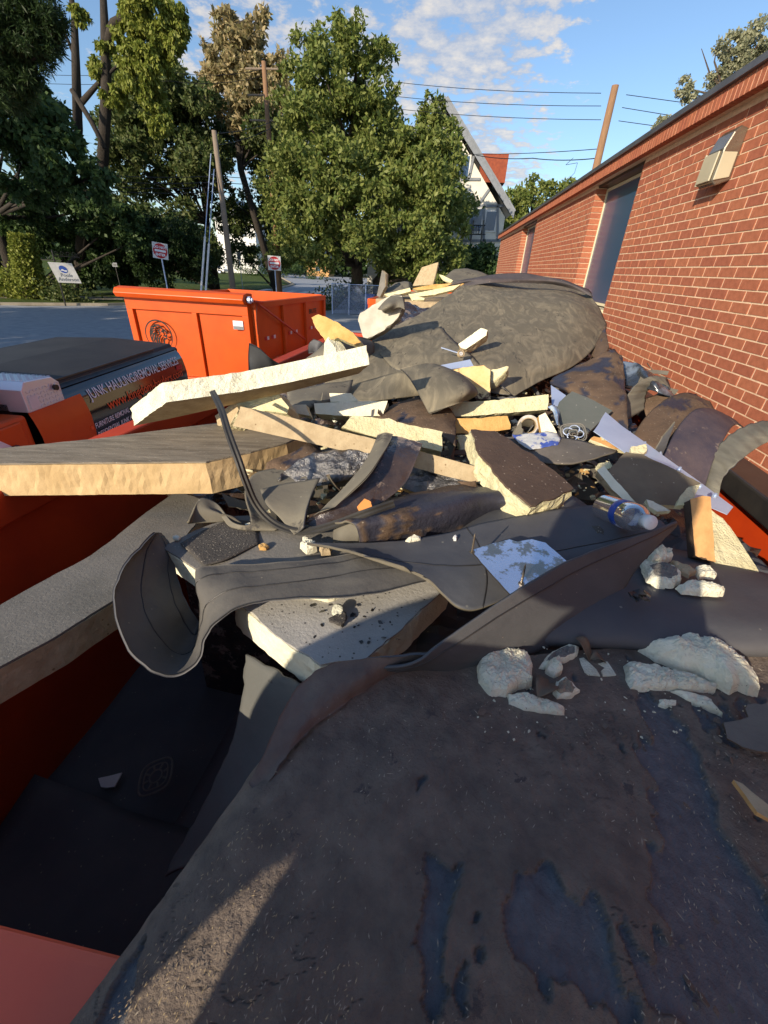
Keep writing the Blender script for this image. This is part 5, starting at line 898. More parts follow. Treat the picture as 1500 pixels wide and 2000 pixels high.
# ---- right of the centre
sheet('grey_flap', 'thin grey flap drooping over the gap behind the dark topped board', 'membrane', [[(985, 855, .06), (1060, 852, .075), (1130, 860, .085), (1205, 882, .09)], [(1000, 870, .05), (1065, 872, .07), (1120, 880, .08), (1195, 886, .09)], [(1030, 900, .04), (1070, 905, .05), (1120, 905, .065), (1170, 892, .085)]], mat('grey_felt', (.15, .135, .12), (.10, .09, .08), 9, .85, .4, 50, specks=((.35, .32, .27), 140, .95)), BACK, k=9, wr=.003, edge=.003)
slab('grey_plate', 'flat dark grey plate propped up left of the metal flashing', 'plate', [(1117, 764), (1160, 782), (1196, 802), (1172, 822), (1150, 845), (1100, 845), (1082, 812), (1092, 785)], .10, (-.1, -.5, .85), .006, mat('slate_facer', (.085, .10, .095), (.11, .12, .115), 6, .85, .3, 50, specks=((.3, .3, .28), 130, .96)), GRAYTOP, rough=.003, seed=22)
slab('flashing_strip', 'pale blue metal corner showing between the cream plank and the grey plate', 'flashing', [(1076, 752), (1105, 772), (1095, 795), (1078, 790)], .09, (0, -.3, .95), .002, STEEL, STEEL, rough=.001)
fl = slab('metal_flashing', 'long galvanised metal flashing with screws running down the right side', 'flashing', [(1183, 805), (1215, 832), (1300, 893), (1365, 940), (1432, 990), (1420, 1004), (1340, 970), (1290, 935), (1215, 880), (1160, 842)], .085, (.12, -.25, .95), .002, STEEL, STEEL, rough=.003, step=.04)
for k, (x, y) in enumerate(((1228, 848), (1258, 868), (1288, 888), (1326, 918), (1366, 952), (1395, 970))):
    p = Q(x, y, .088); MB().tube([p, p+[0, -.001, .004]], .006, 8).tube([p, p+[0, -.002, .009]], .003, 6).go('screw', STEEL, fl)
sheet('felt_triangle', 'pointed brown felt sheet with blue black stains leaning by the wall', 'membrane', [[(1178, 692, .16), (1198, 684, .17), (1216, 700, .16)], [(1130, 715, .13), (1185, 720, .15), (1220, 745, .14)], [(1075, 745, .09), (1160, 765, .12), (1224, 800, .11)], [(1110, 765, .08), (1185, 805, .09), (1228, 850, .07)], [(1150, 790, .07), (1200, 830, .07), (1229, 882, .04)]], BROWNL, BACK, k=11, peel=peelf(.05, 14, 9, seed=4), wr=.006, ws=10, edge=.003)
sheet('plastic_film', 'glossy black plastic film beside the brick wall', 'plastic film', [[(1215, 705, .10), (1240, 708, .12), (1268, 725, .12), (1300, 742, .10)], [(1218, 725, .08), (1245, 730, .10), (1275, 745, .12), (1310, 762, .08)], [(1222, 755, .05), (1250, 757, .08), (1290, 768, .09), (1325, 782, .05)]], mat('black_film', (.03, .035, .045), (.16, .2, .26), 9, .18, .6, 30, spec=.8, lo=.5, hi=.62), k=8, wr=.012, ws=14, th=.001)
sheet('arched_strip', 'pale grey fluted strip arched over the black plastic film', 'membrane strap', [[(1222, 822, .02), (1222, 780, .07), (1245, 748, .12), (1275, 735, .13), (1302, 738, .10)], [(1238, 812, .02), (1240, 775, .07), (1262, 748, .115), (1285, 742, .12), (1306, 748, .09)], [(1258, 800, .02), (1262, 770, .06), (1275, 752, .10), (1295, 750, .10), (1310, 760, .08)]], FLUTE, EPDM, k=8, wr=.001, flute=(9, .0015))
sheet('brown_strap', 'brown felt strap arching from the wall under the striped strap', 'membrane strap', [[(1232, 860, .03), (1262, 815, .07), (1300, 782, .10), (1345, 768, .11), (1385, 785, .09)], [(1262, 872, .03), (1290, 830, .07), (1325, 800, .10), (1362, 785, .11), (1390, 795, .08)], [(1290, 890, .02), (1312, 850, .06), (1345, 815, .09), (1378, 800, .10), (1396, 808, .08)]], BROWNL, EPDM, k=9, peel=peelf(.2, 8, 8, seed=2), wr=.003)
sheet('brown_underlay', 'second brown felt piece behind the arched grey strip', 'membrane', [[(1255, 780, .03), (1290, 772, .06), (1322, 785, .06)], [(1258, 800, .02), (1290, 790, .04), (1315, 795, .04)], [(1262, 815, .0), (1285, 810, .01), (1300, 808, .01)]], BROWNL, k=6, peel=peelf(.3, 9, 9))
sheet('purple_strap', 'wide purple brown strap with dried stains bending over the trailer side', 'membrane strap', [[(1295, 890, .03), (1320, 840, .08), (1350, 805, .115), (1375, 797, .12), (1395, 800, .10)], [(1335, 920, .02), (1358, 865, .08), (1385, 825, .115), (1405, 812, .12), (1425, 815, .10)], [(1375, 955, .01), (1395, 895, .07), (1418, 850, .11), (1435, 830, .11), (1450, 835, .08)]], mat('purple_felt', (.095, .07, .075), (.055, .045, .06), 9, .6, .5, 50, stretch=(3, 1, 1), c3=(.17, .13, .11), s3=12, t3=.6, spec=.4), EPDM, k=9, wr=.003)
sheet('grey_strap', 'pale grey fluted strap draped over the black trailer rim at right', 'membrane strap', [[(1372, 955, .0), (1385, 910, .05), (1410, 865, .10), (1450, 835, .13), (1500, 822, .14), (1560, 825, .13)], [(1385, 968, .0), (1400, 920, .05), (1430, 880, .10), (1470, 852, .13), (1515, 838, .14), (1570, 838, .13)], [(1402, 985, -.01), (1412, 935, .04), (1445, 900, .09), (1490, 868, .115), (1530, 855, .13), (1580, 852, .12)]], FLUTE, EPDM, k=9, wr=.001, flute=(11, .0022))
sheet('dark_strap', 'dark strap tucked between the brown and purple straps', 'membrane strap', [[(1255, 905, -.02), (1300, 850, .03), (1345, 815, .06)], [(1290, 920, -.03), (1330, 870, .02), (1370, 830, .06)], [(1320, 935, -.03), (1350, 885, .02), (1390, 840, .06)]], EPDM, k=6)
slab('roofing_plate', 'grey brown roofing plate with a torn yellow corner below the flashing', 'insulation board', [(1222, 882), (1255, 888), (1292, 905), (1332, 925), (1372, 945), (1352, 968), (1335, 990), (1290, 985), (1245, 984), (1215, 955), (1185, 922)], .075, (.02, -.35, .93), .012, mat('dusty_facer', (.19, .16, .11), (.14, .12, .085), 10, .9, .4, 70, specks=((.4, .35, .25), 130, .94)), FOAM, rough=.006, seed=24)
slab('torn_foam', 'torn yellow foam corner on the grey brown roofing plate', 'foam chip', [(1330, 968), (1345, 950), (1368, 946), (1360, 962), (1345, 985), (1322, 986)], .10, (.02, -.35, .93), .012, FOAM, FOAM, rough=.006, step=.008, seed=25)
slab('narrow_plank', 'narrow foam plank leaning into the dark gap left of the plate', 'insulation board', [(1165, 918), (1180, 910), (1200, 935), (1225, 962), (1244, 985), (1228, 985), (1195, 955)], .07, (-.25, -.4, .88), .025, FOAM_SKIN, FOAM_TAN, rough=.003, seed=26)
slab('foam_scrap', 'small cream foam scrap above the narrow leaning plank', 'foam chip', [(1168, 905), (1190, 901), (1196, 912), (1178, 920)], .085, (0, -.4, .9), .02, FOAM, FOAM, rough=.004, step=.008, seed=27)
slab('wood_stick', 'splintered yellow wood stick beside the metal flashing', 'wood stick', [(1152, 858), (1160, 852), (1205, 862), (1245, 872), (1240, 885), (1195, 875)], .10, (0, -.5, .85), .012, PLY, FOAM, rough=.004, step=.01, seed=28)
slab('wood_stick', 'short pale stick lying across the metal flashing', 'wood stick', [(1175, 851), (1222, 850), (1224, 858), (1178, 858)], .115, (0, -.5, .85), .010, FOAM_SKIN, FOAM, rough=.003, step=.01, seed=29)
slab('foam_scrap', 'yellow broken foam scrap resting against the flashing screws', 'foam chip', [(1234, 873), (1262, 867), (1266, 880), (1248, 890), (1233, 885)], .115, (0, -.5, .85), .012, FOAM, FOAM, rough=.005, step=.008, seed=30)
slab('foam_scrap', 'curled cream foam scrap in the shade right of the bottle neck', 'foam chip', [(1262, 975), (1275, 978), (1300, 992), (1310, 998), (1285, 1000), (1268, 990)], .08, (0, -.4, .9), .01, FOAM_PALE, FOAM, rough=.004, step=.008, seed=31)
slab('wood_stub', 'upright raw wood stub half brown half orange near the right rail', 'wood block', [(1348, 975), (1372, 969), (1388, 971), (1396, 1085), (1398, 1098), (1372, 1092), (1358, 1085)], .06, (-.12, -.72, .68), .03, PLY, BROWNTOP, rough=.002, seed=32)
slab('foam_sheet', 'creased white foam sheet between the wood stub and the trailer wall', 'foam chunk', [(1385, 992), (1412, 1012), (1440, 1050), (1470, 1095), (1482, 1117), (1440, 1108), (1398, 1098), (1392, 1040)], .02, (.1, -.5, .85), .04, FOAM, FOAM, rough=.008, seed=33)
# tape roll, can, film
tr_ = thing('tape_roll', 'roll of printed packing tape standing on edge beside the cream plank', 'tape roll', Q(1031, 832, .03)); c = Q(1031, 832, .045); ax = nrm(np.array([-.15, -.9, .35])); u_ = nrm(np.cross(ax, [0, 0, 1])); v_ = np.cross(ax, u_)
def ring(name, r0_, r1_, h0, h1, m, par):
    V = []; F = []; n = 40
    for k in range(n):
        a = 2*math.pi*k/n; d = u_*math.cos(a)+v_*math.sin(a); V += [c+d*r0_+ax*h0, c+d*r0_+ax*h1, c+d*r1_+ax*h1, c+d*r1_+ax*h0]
    for k in range(n):
        j = (k+1) % n
        for q_ in range(4): F.append((k*4+q_, k*4+(q_+1) % 4, j*4+(q_+1) % 4, j*4+q_))
    return obj(name, V, F, m, par, smooth=False)
ring('tape', .027, .036, -.020, .020, mat('tape_print', (.62, .62, .6), (.40, .36, .30), 30, .25, 0, 10, spec=.6, c3=(.45, .12, .08), s3=40, t3=.66), tr_); ring('core', .024, .0268, -.021, .021, FOAM_TAN, tr_)
sheet('clear_wrap', 'crumpled clear plastic wrapper with blue print under the grey flap', 'wrapper', [[(1000, 850, .075), (1050, 846, .085), (1090, 845, .09)], [(1010, 862, .07), (1055, 858, .08), (1095, 856, .085)], [(1035, 880, .06), (1060, 874, .07), (1090, 868, .08)]], mat('wrapper_print', (.5, .52, .52), (.06, .10, .38), 26, .25, .5, 40, lo=.5, hi=.56, spec=.6), k=8, wr=.006, ws=30, th=.001)
slab('foam_wedge', 'yellow green foam wedge beside the tape roll', 'foam chunk', [(1052, 812), (1065, 805), (1088, 845), (1085, 852), (1058, 850)], .08, (-.1, -.8, .55), .03, FOAM_SKIN, FOAM_OLD, rough=.003, seed=35)
sheet('blue_wrapper', 'blue and white plastic wrapper behind the foam wedge', 'wrapper', [[(1070, 795, .10), (1080, 805, .10), (1086, 830, .09)], [(1078, 792, .11), (1088, 805, .11), (1090, 828, .10)], [(1083, 792, .10), (1092, 805, .10), (1092, 825, .09)]], mat('wrapper_blue', (.04, .16, .42), (.5, .6, .7), 34, .3, .4, 40), k=6, wr=.004, th=.001)
dg_ = thing('drain_grate', 'silver drain grate with a scrolled rim leaning by the slate plate', 'grate', Q(1120, 845, .06)); c = Q(1120, 845, .09); ax = nrm(np.array([-.15, -.75, .6])); u_ = nrm(np.cross(ax, [0, 0, 1])); v_ = np.cross(ax, u_)
sqc = lambda r_, n_=36, ph_=.3: [c+(u_*math.cos(a)*1.0+v_*math.sin(a)*.8)*r_*(1+((abs(math.cos(a-ph_))**4+abs(math.sin(a-ph_))**4)**-.25-1)*.9) for a in [2*math.pi*k/n_ for k in range(n_+1)]]
MB().tube(sqc(.036), .0022, 6, False).tube(sqc(.031), .0012, 5, False).go('outer_ring', GRAYTOP, dg_); MB().tube(sqc(.012), .002, 5, False).go('inner_ring', GRAYTOP, dg_); M_ = MB()
for k in range(4):
    a0 = k*math.pi/2+.3; M_.tube([c+(u_*math.cos(a0+t*1.5)+v_*math.sin(a0+t*1.5)*.8)*(.012+.018*math.sin(t*math.pi/1.6)) for t in np.linspace(0, 1.4, 9)], .0016, 5)
M_.go('spokes', STEEL, dg_)
# ---- summit
sheet('summit_sheet', 'big dusty grey membrane spread over the top of the heap', 'membrane', [
    [(905, 556, .03), (960, 549, .03), (1030, 549, .03), (1095, 553, .02), (1150, 572, .0)],
    [(872, 580, .03), (950, 575, .05), (1040, 575, .055), (1120, 583, .05), (1172, 606, -.01)],
    [(820, 612, .03), (920, 610, .06), (1030, 612, .08), (1125, 620, .08), (1184, 640, .0)],
    [(765, 642, .03), (880, 650, .07), (1010, 650, .09), (1110, 660, .08), (1160, 680, .03)],
    [(700, 688, .03), (850, 690, .07), (980, 690, .09), (1080, 705, .07), (1120, 715, .03)],
    [(650, 735, .03), (790, 725, .06), (930, 715, .09), (1010, 735, .06), (1062, 742, .03)],
    [(625, 755, .0), (740, 752, .03), (870, 740, .05), (965, 765, .03), (1006, 772, .02)]], EPDMS, EPDM, k=12, wr=.009, ws=3.5, th=.005)
sheet('summit_fold', 'dark back fold of the big membrane along the top of the heap', 'membrane', [
    [(868, 560, .02), (930, 541, .09), (1010, 534, .11), (1090, 545, .09), (1150, 565, .03)], [(905, 552, .05), (950, 546, .09), (1030, 545, .09), (1098, 551, .08), (1155, 572, .03)], [(905, 560, .03), (960, 553, .07), (1035, 553, .06), (1100, 558, .05), (1158, 580, .01)]], mat('purple_rubber', (.10, .085, .085), (.06, .055, .06), 6, .7, .4, 20, specks=((.3, .27, .22), 90, .96)), EPDM, k=9, wr=.008, ws=7)
sheet('overlap_sheet', 'second dusty membrane with a straight dark crease on the near slope', 'membrane', [[(862, 640, .075), (890, 668, .10), (925, 700, .10), (962, 740, .06), (1000, 772, .035)], [(800, 655, .07), (830, 690, .09), (880, 712, .09), (905, 722, .08), (950, 735, .06)], [(740, 690, .05), (770, 720, .06), (815, 722, .08), (840, 725, .08), (880, 730, .07)]], EPDMS, EPDM, k=9, wr=.010, ws=6, seed=3)
slab('foam_stick', 'short cream foam stick lying on the big grey membrane', 'foam chunk', [(895, 672), (940, 640), (952, 645), (950, 655), (910, 682), (900, 680)], .16, (-.2, -.7, .6), .05, FOAM_SKIN, FOAM_TAN, rough=.004, seed=36)
vc = thing('vent_cap', 'little round metal vent cap on the membrane crease', 'vent cap', Q(900, 691, .11)); c = Q(900, 691, .14); ax = nrm(np.array([.3, -.75, .5])); u_ = nrm(np.cross(ax, [0, 0, 1])); v_ = np.cross(ax, u_); ring('rim', .012, .016, -.006, .006, FOAM_TAN, vc); ring('hub', .004, .009, -.006, .003, WHITE, vc); MB().tube([c, c-[.09, 0, -.02]], .003, 5).go('pin', STEEL, vc)
sheet('edge_flap', 'brown shaded flap below the right shoulder of the big membrane', 'membrane', [[(1182, 635, .05), (1185, 655, .05), (1190, 680, .06)], [(1168, 665, .03), (1172, 680, .04), (1178, 700, .05)], [(1150, 690, .0), (1160, 700, .01), (1168, 712, .02)]], BROWNL, k=6, peel=peelf(.3, 9, 9))
# ---- top left of the heap
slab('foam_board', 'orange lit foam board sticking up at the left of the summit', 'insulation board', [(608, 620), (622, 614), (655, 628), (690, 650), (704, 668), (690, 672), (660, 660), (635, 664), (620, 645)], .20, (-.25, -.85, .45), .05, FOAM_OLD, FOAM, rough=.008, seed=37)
WB = mat('white_backed', (.55, .52, .44), (.40, .38, .31), 14, .9, .6, 30, c3=(.17, .155, .12), s3=8, t3=.58)
wr_ = slab('white_roll', 'white backed membrane roll poking up left of the big sheet', 'membrane roll', [(700, 628), (704, 612), (735, 592), (765, 577), (786, 578), (788, 600), (778, 622), (752, 645), (728, 658), (712, 664), (706, 645)], .17, (-.25, -.88, .4), .035, WB, EPDMG, facer=.002, rough=.006, seed=44)
sheet('curled_tip', None, None, [[(738, 604, .215), (752, 588, .25), (768, 576, .27), (785, 576, .27)], [(746, 606, .22), (760, 596, .25), (776, 588, .26), (789, 590, .26)], [(752, 612, .20), (768, 606, .22), (780, 600, .24), (790, 604, .24)]], EPDMG, k=6, parent=wr_)
sheet('grey_hump', 'grey humped membrane under the orange lit foam board', 'membrane', [[(615, 690, .04), (640, 665, .09), (680, 656, .11), (720, 662, .08)], [(600, 700, .03), (635, 680, .08), (685, 672, .10), (730, 672, .08)], [(590, 712, .0), (635, 705, .04), (690, 700, .05), (730, 690, .04)]], EPDMG, EPDM, k=9, wr=.005)
lump('foam_wedge', 'white foam wedge standing below the grey humped membrane', 'foam chunk', 656, 690, .11, (.11, .05, .15), rz=.1, tilt=(-.1, .05), m=FOAM_PALE, seed=38, amp=.08)
slab('foam_scrap', 'tan foam corner half buried left of the white wedge', 'foam chip', [(600, 705), (620, 694), (632, 700), (630, 710), (605, 712)], .08, (0, -.6, .8), .04, FOAM_TAN, FOAM, rough=.004, seed=39)
sheet('black_flap', 'stiff black flap rising over the orange left rail', 'membrane', [[(486, 745, .0), (485, 700, .09), (487, 670, .16)], [(515, 735, .0), (510, 705, .08), (506, 680, .14)], [(542, 728, .0), (535, 715, .05), (528, 700, .09)], [(562, 722, .0), (556, 718, .01), (545, 712, .04)]], mat('flap_rubber', (.06, .065, .07), (.04, .042, .045), 5, .6, .3, 30), k=7, wr=.002, th=.006)
sheet('curl_shadowed', 'dark curled membrane hanging on the rail near the far corner', 'membrane', [[(602, 690, .0), (603, 672, .05), (612, 662, .08)], [(615, 690, .0), (616, 680, .04), (628, 668, .07)], [(610, 705, -.03), (622, 696, .0), (640, 680, .03)]], EPDM, k=6)
sheet('grey_underlay', 'grey felt under the right end of the whitish plank', 'membrane', [[(560, 765, .05), (640, 750, .06), (690, 742, .06)], [(560, 785, .03), (600, 790, .04), (680, 770, .04)], [(540, 800, .01), (590, 805, .01), (640, 790, .02)]], EPDMG, k=7, wr=.008, ws=12)
# ---- rubber strip, bottle, shiny plate
cb_ = [Q(*p) for p in ((414, 763, .20), (432, 800, .20), (446, 845, .18), (466, 900, .14), (480, 940, .10), (500, 985, .05), (530, 1018, .02), (570, 1036, .01), (610, 1036, .02), (660, 1022, .05), (720, 1000, .09), (770, 983, .10))]; cb_ = np.array(cb_)
P_ = np.array([cr4(cb_, t) for t in np.linspace(0, len(cb_)-1, 80)]); W_ = []
for i in range(len(P_)):
    t = nrm(P_[min(i+1, 79)]-P_[max(i-1, 0)]); s_ = nrm(np.cross(t, nrm(np.array([0, 0, H])-P_[i])))*.008; W_.append([P_[i]-s_, P_[i]-s_*.5-nrm(P_[i]-[0, 0, H])*.003, P_[i], P_[i]+s_*.5-nrm(P_[i]-[0, 0, H])*.003, P_[i]+s_])
V = []; F = []
for r_ in W_: V += r_+[r_[4]+nrm(r_[2]-np.array([0, 0, H]))*.004, r_[0]+nrm(r_[2]-np.array([0, 0, H]))*.004]
for i in range(79): F += [(i*7+j, (i+1)*7+j, (i+1)*7+(j+1) % 7, i*7+(j+1) % 7) for j in range(7)]
tag(obj('rubber_strip', V, F, mat('strip_rubber', (.05, .047, .04), (.03, .03, .03), 8, .55, 0, 10)), 'narrow black rubber edging strip arching over the left boards', 'rubber strip')
bt = thing('water_bottle', 'empty clear plastic water bottle with a blue label on the black membrane', 'bottle', Q(1225, 1005, .09)); p0 = Q(1178, 990, .075); p1 = Q(1292, 1028, .135); ax = nrm(p1-p0); Lb_ = .205; u_ = nrm(np.cross(ax, [0, 0, 1])); v_ = np.cross(u_, ax)
def lathe(name, prof, m, par, n=32, sm=True, a0=0, a1=2*math.pi):
    V = []; F = []; closed = abs(a1-a0) > 6.2; n_ = n if closed else n+1
    for s_, r_ in prof:
        for k in range(n_): a = a0+(a1-a0)*k/n; V.append(p0+ax*s_*.80+(u_*math.cos(a)+v_*math.sin(a))*r_*.86)
    for i in range(len(prof)-1):
        for k in range(n): F.append((i*n_+k, i*n_+(k+1) % n_, (i+1)*n_+(k+1) % n_, (i+1)*n_+k))
    return obj(name, V, F, m, par, smooth=sm)
pr = [(.0, .004), (.0, .02), (.004, .029)]
for k in range(9): pr += [(.010+k*.009, .0318), (.0145+k*.009, .0295)]
pr += [(.095, .0318), (.135, .0318), (.150, .030), (.165, .024), (.178, .015), (.184, .0125), (.190, .0125)]
lathe('body', pr, CLEAR, bt); lathe('label', [(.086, .0322), (.087, .0326), (.112, .0326), (.113, .0322)], mat('bottle_label', (.02, .07, .36), (.62, .68, .78), 26, .3, 0, 10, lo=.52, hi=.56), bt)
lathe('cap', [(.182, .001), (.182, .0155), (.200, .0155), (.202, .0145), (.202, .001)], mat('cap_plastic', (.62, .64, .66), rough=.35), bt)
Bl = np.array(bt.location)
for k, s_ in enumerate(('PURE', 'WATER')) if False else []: pass
sp_ = slab('shiny_plate', 'bent shiny foil faced plate smeared with adhesive on the black membrane', 'flashing', [(920, 1075), (960, 1062), (995, 1053), (1010, 1058), (1038, 1053), (1065, 1060), (1110, 1098), (1060, 1125), (996, 1160), (955, 1115)], .075, (.02, .02, 1), .003, mat('smeared_foil', (.66, .70, .80), (.58, .62, .74), 9, .22, .25, 18, metal=.85, c3=(.30, .28, .24), s3=22, t3=.50), BLACKM, rough=.002)
for x, y, dx in ((922, 1078, .0), (1018, 1140, .0)):
    p = Q(x, y, .078); MB().tube([p, p+[.0, .004, .030]], [.0022, .0016], 6).tube([p+[0, .004, .030], p+[0, .0042, .036]], [.0018, .0003], 6).tube([p, p+[0, 0, .0015]], .005, 8).go('screw', mat('screw_steel', (.2, .17, .13), None, rough=.4, metal=.8), sp_)
# ---- foam chunks on the near sheets
def chunk(label, outl, dz, h, m, seed=0, amp=.30, name='foam_chunk', cat='foam chunk', flat=4.5, top=None):
    P_ = [Q(x, y, dz) for x, y in outl]; ring = []
    for a, b_ in zip(P_, P_[1:]+P_[:1]):
        k = max(2, int(np.linalg.norm(b_-a)/.004)); ring += [a+(b_-a)*i/k for i in range(k)]
    ring = np.array(ring); K = len(ring)
    cen = ring.mean(0); V = []; nr_ = 16
    for i in range(nr_):
        f = 1-i/nr_
        for k in range(K):
            p = cen+(ring[k]-cen)*f; q_ = Vector(p)*60+Vector((seed*3.1, 0, 0)); z = h*max(0, 1-f**flat)**.5
            ridg = abs(mn.noise(q_*.55))*h*amp*1.3+abs(mn.noise(q_*1.6))*h*amp*.7+abs(mn.noise(q_*4))*min(h, .014)*.28+mn.noise(q_*9)*min(h, .014)*.12
            j_ = np.array([mn.noise(q_*1.3+Vector((7, 0, 0))), mn.noise(q_*1.3+Vector((0, 7, 0))), 0])*.0022+np.array([mn.noise(q_*4+Vector((7, 0, 0))), mn.noise(q_*4+Vector((0, 7, 0))), 0])*.0010
            V.append(p+[0, 0, z+(ridg if f < .985 else 0)]+j_)
    F = [(i*K+k, i*K+(k+1) % K, (i+1)*K+(k+1) % K, (i+1)*K+k) for i in range(nr_-1) for k in range(K)]; V.append(V[-1]*.5+V[-K//2]*.5); F += [((nr_-1)*K+k, (nr_-1)*K+(k+1) % K, len(V)-1) for k in range(K)]; F.append(tuple(range(K))[::-1])
    mi = None; ms = m
    if top: ms = [m, top]; mi = [1 if (n_//K > 4) else 0 for n_ in range(len(F)-1)]+[0]
    return tag(obj(name, V, F, ms, mi=mi, smooth=False), label, cat)
chunk('blocky pale foam chunk with a square outline on the brown sheet', [(940,1276),(985,1276),(1022,1282),(1036,1300),(1040,1345),(1010,1352),(985,1368),(955,1362),(930,1340),(928,1310)], .005, .022, FOAM_NEAR, 1, .22, flat=6)
chunk('long flat foam flake just below the blocky chunk', [(985,1364),(1010,1360),(1040,1367),(1070,1374),(1104,1390),(1104,1402),(1060,1400),(1020,1392),(990,1380)], .004, .010, FOAM_NEAR, 2, .6)
chunk('brown topped foam pebble right of the blocky chunk', [(1082,1337),(1100,1329),(1120,1344),(1130,1358),(1115,1372),(1085,1372),(1075,1362)], .004, .012, FOAM_NEAR, 3, .4, top=mat('stained_foam', (.34, .28, .20), (.20, .16, .12), 60, .9, .6, 60))
chunk('small white faceted foam lump among the chips', [(1066,1302),(1085,1290),(1096,1300),(1095,1322),(1080,1328),(1062,1318)], .005, .014, FOAM_NEAR, 4, .6)
chunk('dark backed foam sliver leaning behind the small lump', [(1048,1310),(1075,1280),(1110,1264),(1130,1270),(1128,1285),(1095,1300),(1068,1312)], .005, .012, FOAM_NEAR, 5, .3, top=GRAYTOP)
chunk('large smooth cream foam hump at the right edge of the sheet', [(1245,1272),(1270,1262),(1300,1256),(1345,1254),(1400,1270),(1445,1303),(1476,1345),(1480,1362),(1458,1358),(1440,1350),(1425,1358),(1400,1345),(1360,1322),(1320,1310),(1280,1294)], .008, .036, FOAM_NEAR, 6, .18, flat=2.4)
chunk('flat ridged foam plank in front of the large hump', [(1216,1304),(1224,1299),(1290,1312),(1340,1324),(1397,1346),(1395,1356),(1340,1356),(1280,1352),(1228,1350),(1218,1330)], .004, .014, FOAM_NEAR, 7, .5, flat=5)
chunk('thin foam splinter sticking out under the ridged plank', [(1305,1354),(1350,1358),(1385,1370),(1390,1382),(1408,1400),(1370,1386),(1330,1369)], .003, .008, FOAM_NEAR, 8, .6)
chunk('tiny grey and white foam crumb below the ridged plank', [(1283,1372),(1300,1370),(1318,1373),(1316,1383),(1298,1385),(1284,1380)], .003, .006, FOAM_NEAR, 9, .6)
chunk('cream foam piece topmost of the cluster by the wood stub', [(1265,1092),(1285,1078),(1305,1082),(1310,1096),(1290,1103),(1268,1102)], .045, .016, FOAM_NEAR, 10, .5)
chunk('pale foam fringe under the dark faced piece', [(1250,1098),(1275,1096),(1290,1108),(1285,1140),(1300,1152),(1282,1150),(1262,1136),(1252,1118)], .040, .008, FOAM_NEAR, 11, .5)
chunk('dark grey faced foam piece in the cluster by the wood stub', [(1252,1112),(1290,1103),(1325,1120),(1330,1140),(1310,1150),(1285,1145),(1262,1138)], .045, .014, FOAM_NEAR, 12, .3, top=GRAYTOP, flat=4)
chunk('tan foam flake tucked behind the dark faced piece', [(1308,1102),(1338,1108),(1356,1122),(1345,1130),(1325,1122)], .045, .010, FOAM_TAN, 13, .4)
chunk('small ragged foam tuft right of the dark faced piece', [(1355,1113),(1385,1111),(1388,1120),(1400,1127),(1395,1133),(1375,1130),(1362,1132)], .042, .010, FOAM_NEAR, 14, .5)
chunk('spindle shaped foam piece lowest of the cluster on the black roll', [(1318,1151),(1345,1140),(1385,1147),(1414,1160),(1412,1166),(1365,1165),(1330,1160)], .045, .012, FOAM_NEAR, 15, .4)
chunk('small flat grey stone chip on the black membrane near the bottle', [(1155,1030),(1168,1029),(1183,1042),(1180,1050),(1165,1044)], .052, .005, GRITTOP, 16, .4)
chunk('white rock like lump in front of the curled grey strips', [(586,1072),(600,1062),(618,1066),(620,1078),(600,1084)], -.008, .014, FOAM_NEAR, 17, .5)
chunk('tan pebble right of the white rock like lump', [(624,1076),(636,1070),(648,1076),(645,1086),(628,1087)], -.008, .012, FOAM_TAN, 18, .4)
chunk('tiny white pebble on the corner of the grey slab', [(337,1050),(345,1047),(354,1051),(350,1056),(340,1055)], -.012, .004, FOAM_NEAR, 19, .4)
chunk('small grey white pebble at the tip of the twisted flap', [(590,1054),(598,1051),(604,1056),(600,1061),(592,1060)], -.005, .007, FOAM_NEAR, 20, .4)
chunk('yellow crumb on the grey slab behind the strap', [(504,1068),(516,1064),(526,1069),(520,1075),(507,1074)], -.013, .006, FOAM_OLD, 21, .5)
chunk('flat cream pebble beside the wavy grey strip', [(479,1026),(487,1023),(496,1027),(492,1032),(482,1031)], -.012, .005, FOAM_NEAR, 22, .3)
chunk('pale lump on the edge of the black membrane below the roll', [(790,1060),(806,1052),(822,1054),(820,1060),(800,1063)], .035, .008, FOAM_NEAR, 23, .5)
chunk('tiny white bead on the black membrane', [(884,1052),(888,1049),(892,1052),(891,1057),(886,1057)], .045, .006, WHITE, 24, .1)
slab('foam_flake', 'thin triangular white flake left of the forked leaf', 'foam chip', [(1132, 1286), (1140, 1284), (1166, 1308), (1172, 1320), (1150, 1318), (1142, 1312)], .01, (0, 0, 1), .005, FOAM_PALE, FOAM_PALE, rough=.002, step=.008)
slab('foam_flake', 'notched white flake right of the dead leaf', 'foam chip', [(1168, 1296), (1186, 1292), (1203, 1318), (1178, 1320), (1174, 1310), (1182, 1304)], .01, (0, 0, 1), .005, FOAM_PALE, FOAM_PALE, rough=.002, step=.008, seed=3)
slab('crust_flake', 'large torn grey crust flake at the right edge of the brown sheet', 'crust flake', [(1462, 1378), (1500, 1372), (1540, 1380), (1540, 1480), (1480, 1465), (1452, 1458), (1440, 1452), (1425, 1440), (1418, 1412), (1440, 1405), (1458, 1398)], .03, (-.1, 0, 1), .003, mat('crust_grey', (.17, .155, .13), (.12, .11, .10), 9, .9, .5, 60), BROWNTOP, rough=.008, step=.012)
slab('wood_splinter', 'raw wood splinter at the right edge of the brown sheet', 'wood splinter', [(1432, 1522), (1450, 1530), (1490, 1565), (1540, 1605), (1540, 1620), (1480, 1585)], .03, (0, 0, 1), .006, FOAM_TAN, PLY, rough=.003, step=.012)
lf = mat('dead_leaf', (.17, .13, .09), (.12, .09, .065), 20, .8, .3, 90)
